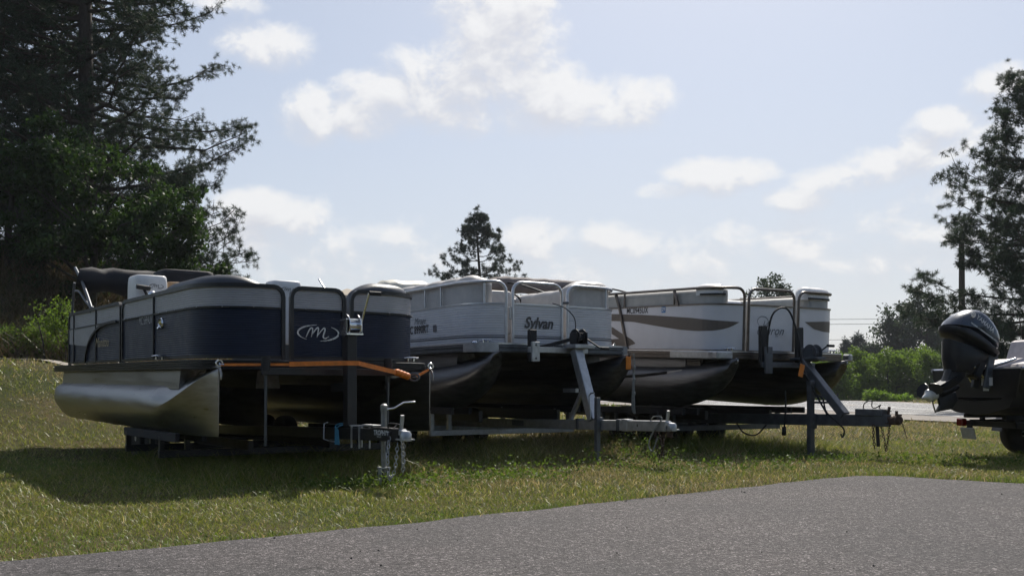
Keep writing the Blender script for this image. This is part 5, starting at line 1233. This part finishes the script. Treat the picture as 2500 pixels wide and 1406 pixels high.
# right: pine, street light pole, far trees and hedge
pine('pine_tree', gl(2575, 33), 11.3, .6, 4.7, 16, 'broad dark pine behind the outboard motor and light pole', needles=38, tl=.18, tw=.0155, dens=1.6, trunk_r=.24, gap=.5, shape=.5, limbs=(4, 6), sub=1.0)
for px, D, h, wd, s, lab in ((2262, 105, 10.8, 2.9, 51, 'big dark rounded tree behind the hedge, next to the light pole'), (2190, 108, 10.0, 2.0, 52, 'big dark tree with a forked top behind the hedge'), (2128, 120, 5.6, 1.7, 53, 'small dark round tree beyond the hedge'), (2330, 110, 9.0, 2.6, 54, 'dark tree beyond the hedge, behind the light pole'), (2420, 100, 7.0, 3.0, 55, 'dark bushy tree beyond the hedge, behind the outboard motor')):
    broadleaf('leafy_tree', gl(px, D), [(0, 0, h*.82, wd*.7, wd*.7, h*.15, .9), (-wd*.45, 0, h*.6, wd*.75, wd*.7, h*.17, 1), (wd*.5, 0, h*.55, wd*.75, wd*.7, h*.17, 1), (0, 0, h*.32, wd*1.1, wd, h*.2, 1.1)], s, lab, LEAFF, .3, 1500, (.25, h*.6), clump=.75)
pine('pine_tree', gl(2096, 125), 6.6, 1.2, 2.0, 56, 'small open pine on the skyline beyond the hedge', needles=8, tl=.5, tw=.09, dens=.9, trunk_r=.12, gap=.8, mt=NEEDLF, sub=.7)
pine('spruce_tree', gl(2066, 125), 6.0, .8, 1.1, 57, 'narrow spruce poking up beyond the hedge', needles=8, tl=.45, tw=.09, dens=1.1, trunk_r=.1, gap=.5, mt=NEEDLF, sub=.9)
hb = [(2035, 66, 3.1, 1.5, 'yellow green bush right behind the corner of the boat deck'), (2075, 68, 3.4, 1.6, 'tall green bush in the hedge below the narrow spruce'), (2122, 70, 2.9, 1.6, 'rounded green bush in the hedge below the small round tree'), (2178, 68, 3.3, 1.9, 'broad green bush in the middle of the hedge'), (2235, 69, 3.4, 1.7, 'leafy bush in the hedge below the big rounded tree'), (2290, 67, 3.0, 1.7, 'green bush in the hedge beside the outboard motor'), (2350, 70, 3.2, 1.9, 'green bush in the hedge hidden mostly by the outboard'), (1985, 70, 3.0, 1.7, 'green bush in the hedge behind the taupe decal boat'), (2420, 68, 3.0, 1.9, 'green bush behind the seats of the dark fishing boat'), (2490, 66, 2.9, 2.0, 'green bush behind the bow of the dark fishing boat')]
for i, (px, D, h, wd, lab) in enumerate(hb):
    broadleaf('hedge_bush', gl(px, D), [(0, 0, h*.72, wd*.7, wd*.6, h*.24, .9), (-wd*.45, -.2, h*.45, wd*.7, wd*.6, h*.3, .9), (wd*.5, -.1, h*.4, wd*.7, wd*.6, h*.28, .9), (0, -.5, h*.16, wd*1.05, wd*.6, h*.2, 1.0), (wd*random.uniform(-.5, .5), 0, h*.85, wd*.4, wd*.4, h*.2, .5)], 60+i, lab, LEAFB, .15, 1500, (.06, h*.5), cat='bush', clump=.42, stems=3)
for i, (px, D, h, wd, lab) in enumerate([(2140, 60, .85, .75, 'low bright yellow green bush on the verge, denser one'), (2190, 60, .6, .95, 'low spreading yellow green bush on the verge')]):
    broadleaf('verge_bush', gl(px, D), [(-wd*.4, 0, h*.5, wd*.5, .5, h*.4, .7), (wd*.4, 0, h*.42, wd*.5, .5, h*.36, .7)], 80+i, lab, LEAFY, .11, 1100, (.03, h*.4), cat='bush', clump=.22, stems=3)

# tree line added unseen behind the camera, to darken the metal's reflections
def added_woods():
    g = np.random.default_rng(91); n = 26000; x = g.uniform(-70, 70, n); y = -24-g.random(n)*9+.004*x*x*-1
    top = 6.5+3.5*vnoise(x*.25, x*0+3)+1.5*vnoise(x*1.1, y*.7); z = g.random(n)**.8*top
    bv = np.array([[0, 0, 0], [.45, .35, .05], [1.05, 0, -.08], [.45, -.35, .05]]); bf = np.array([[0, 1, 2], [0, 2, 3]])
    V, Fc = stamp(bv, bf, np.stack([x, y, z], -1), rand_rot(n, g), .7+.9*g.random(n))
    tag(fast_mesh('added_woods', V, Fc, 3, LEAFF, tint=np.repeat(g.random(n), 4)), 'dark tree line added out of view behind the camera for the metal to reflect', 'added_woods', kind='stuff')
added_woods()

# repeats of a kind share a group
GR = {'pontoon_boat': 'pontoon boats parked in a row', 'boat_trailer': 'boat trailers under the parked boats', 'pine_tree': 'pine trees round the lot', 'leafy_tree': 'leafy trees round the lot', 'hedge_bush': 'bushes of the hedge across the highway',
      'verge_bush': 'low bushes on the highway verge', 'shrub': 'shrubs at the foot of the bank', 'orange_tag': 'orange tags hung on the boats and trailers', 'power_line': 'power lines beyond the hedge'}
for o in bpy.data.objects:
    k = o.name.split('.')[0]
    if o.parent is None and k in GR: o['group'] = GR[k]

# thin summer haze over the whole place
def haze():
    mb = MB().box((0, 180, 30), (800, 560, 66)); m = bpy.data.materials.new('thin haze'); m.use_nodes = True; t = NT(m.node_tree); t.n.clear()
    o = t.add('ShaderNodeOutputMaterial'); v = t.add('ShaderNodeVolumePrincipled'); v.inputs['Color'].default_value = (.9, .93, 1, 1); v.inputs['Density'].default_value = .00042; v.inputs['Anisotropy'].default_value = 0
    t.link(v.outputs[0], o.inputs['Volume']); ob = mb.build('haze', m); tag(ob, 'thin pale haze filling the air over the lot and road', 'haze', kind='stuff')
haze()
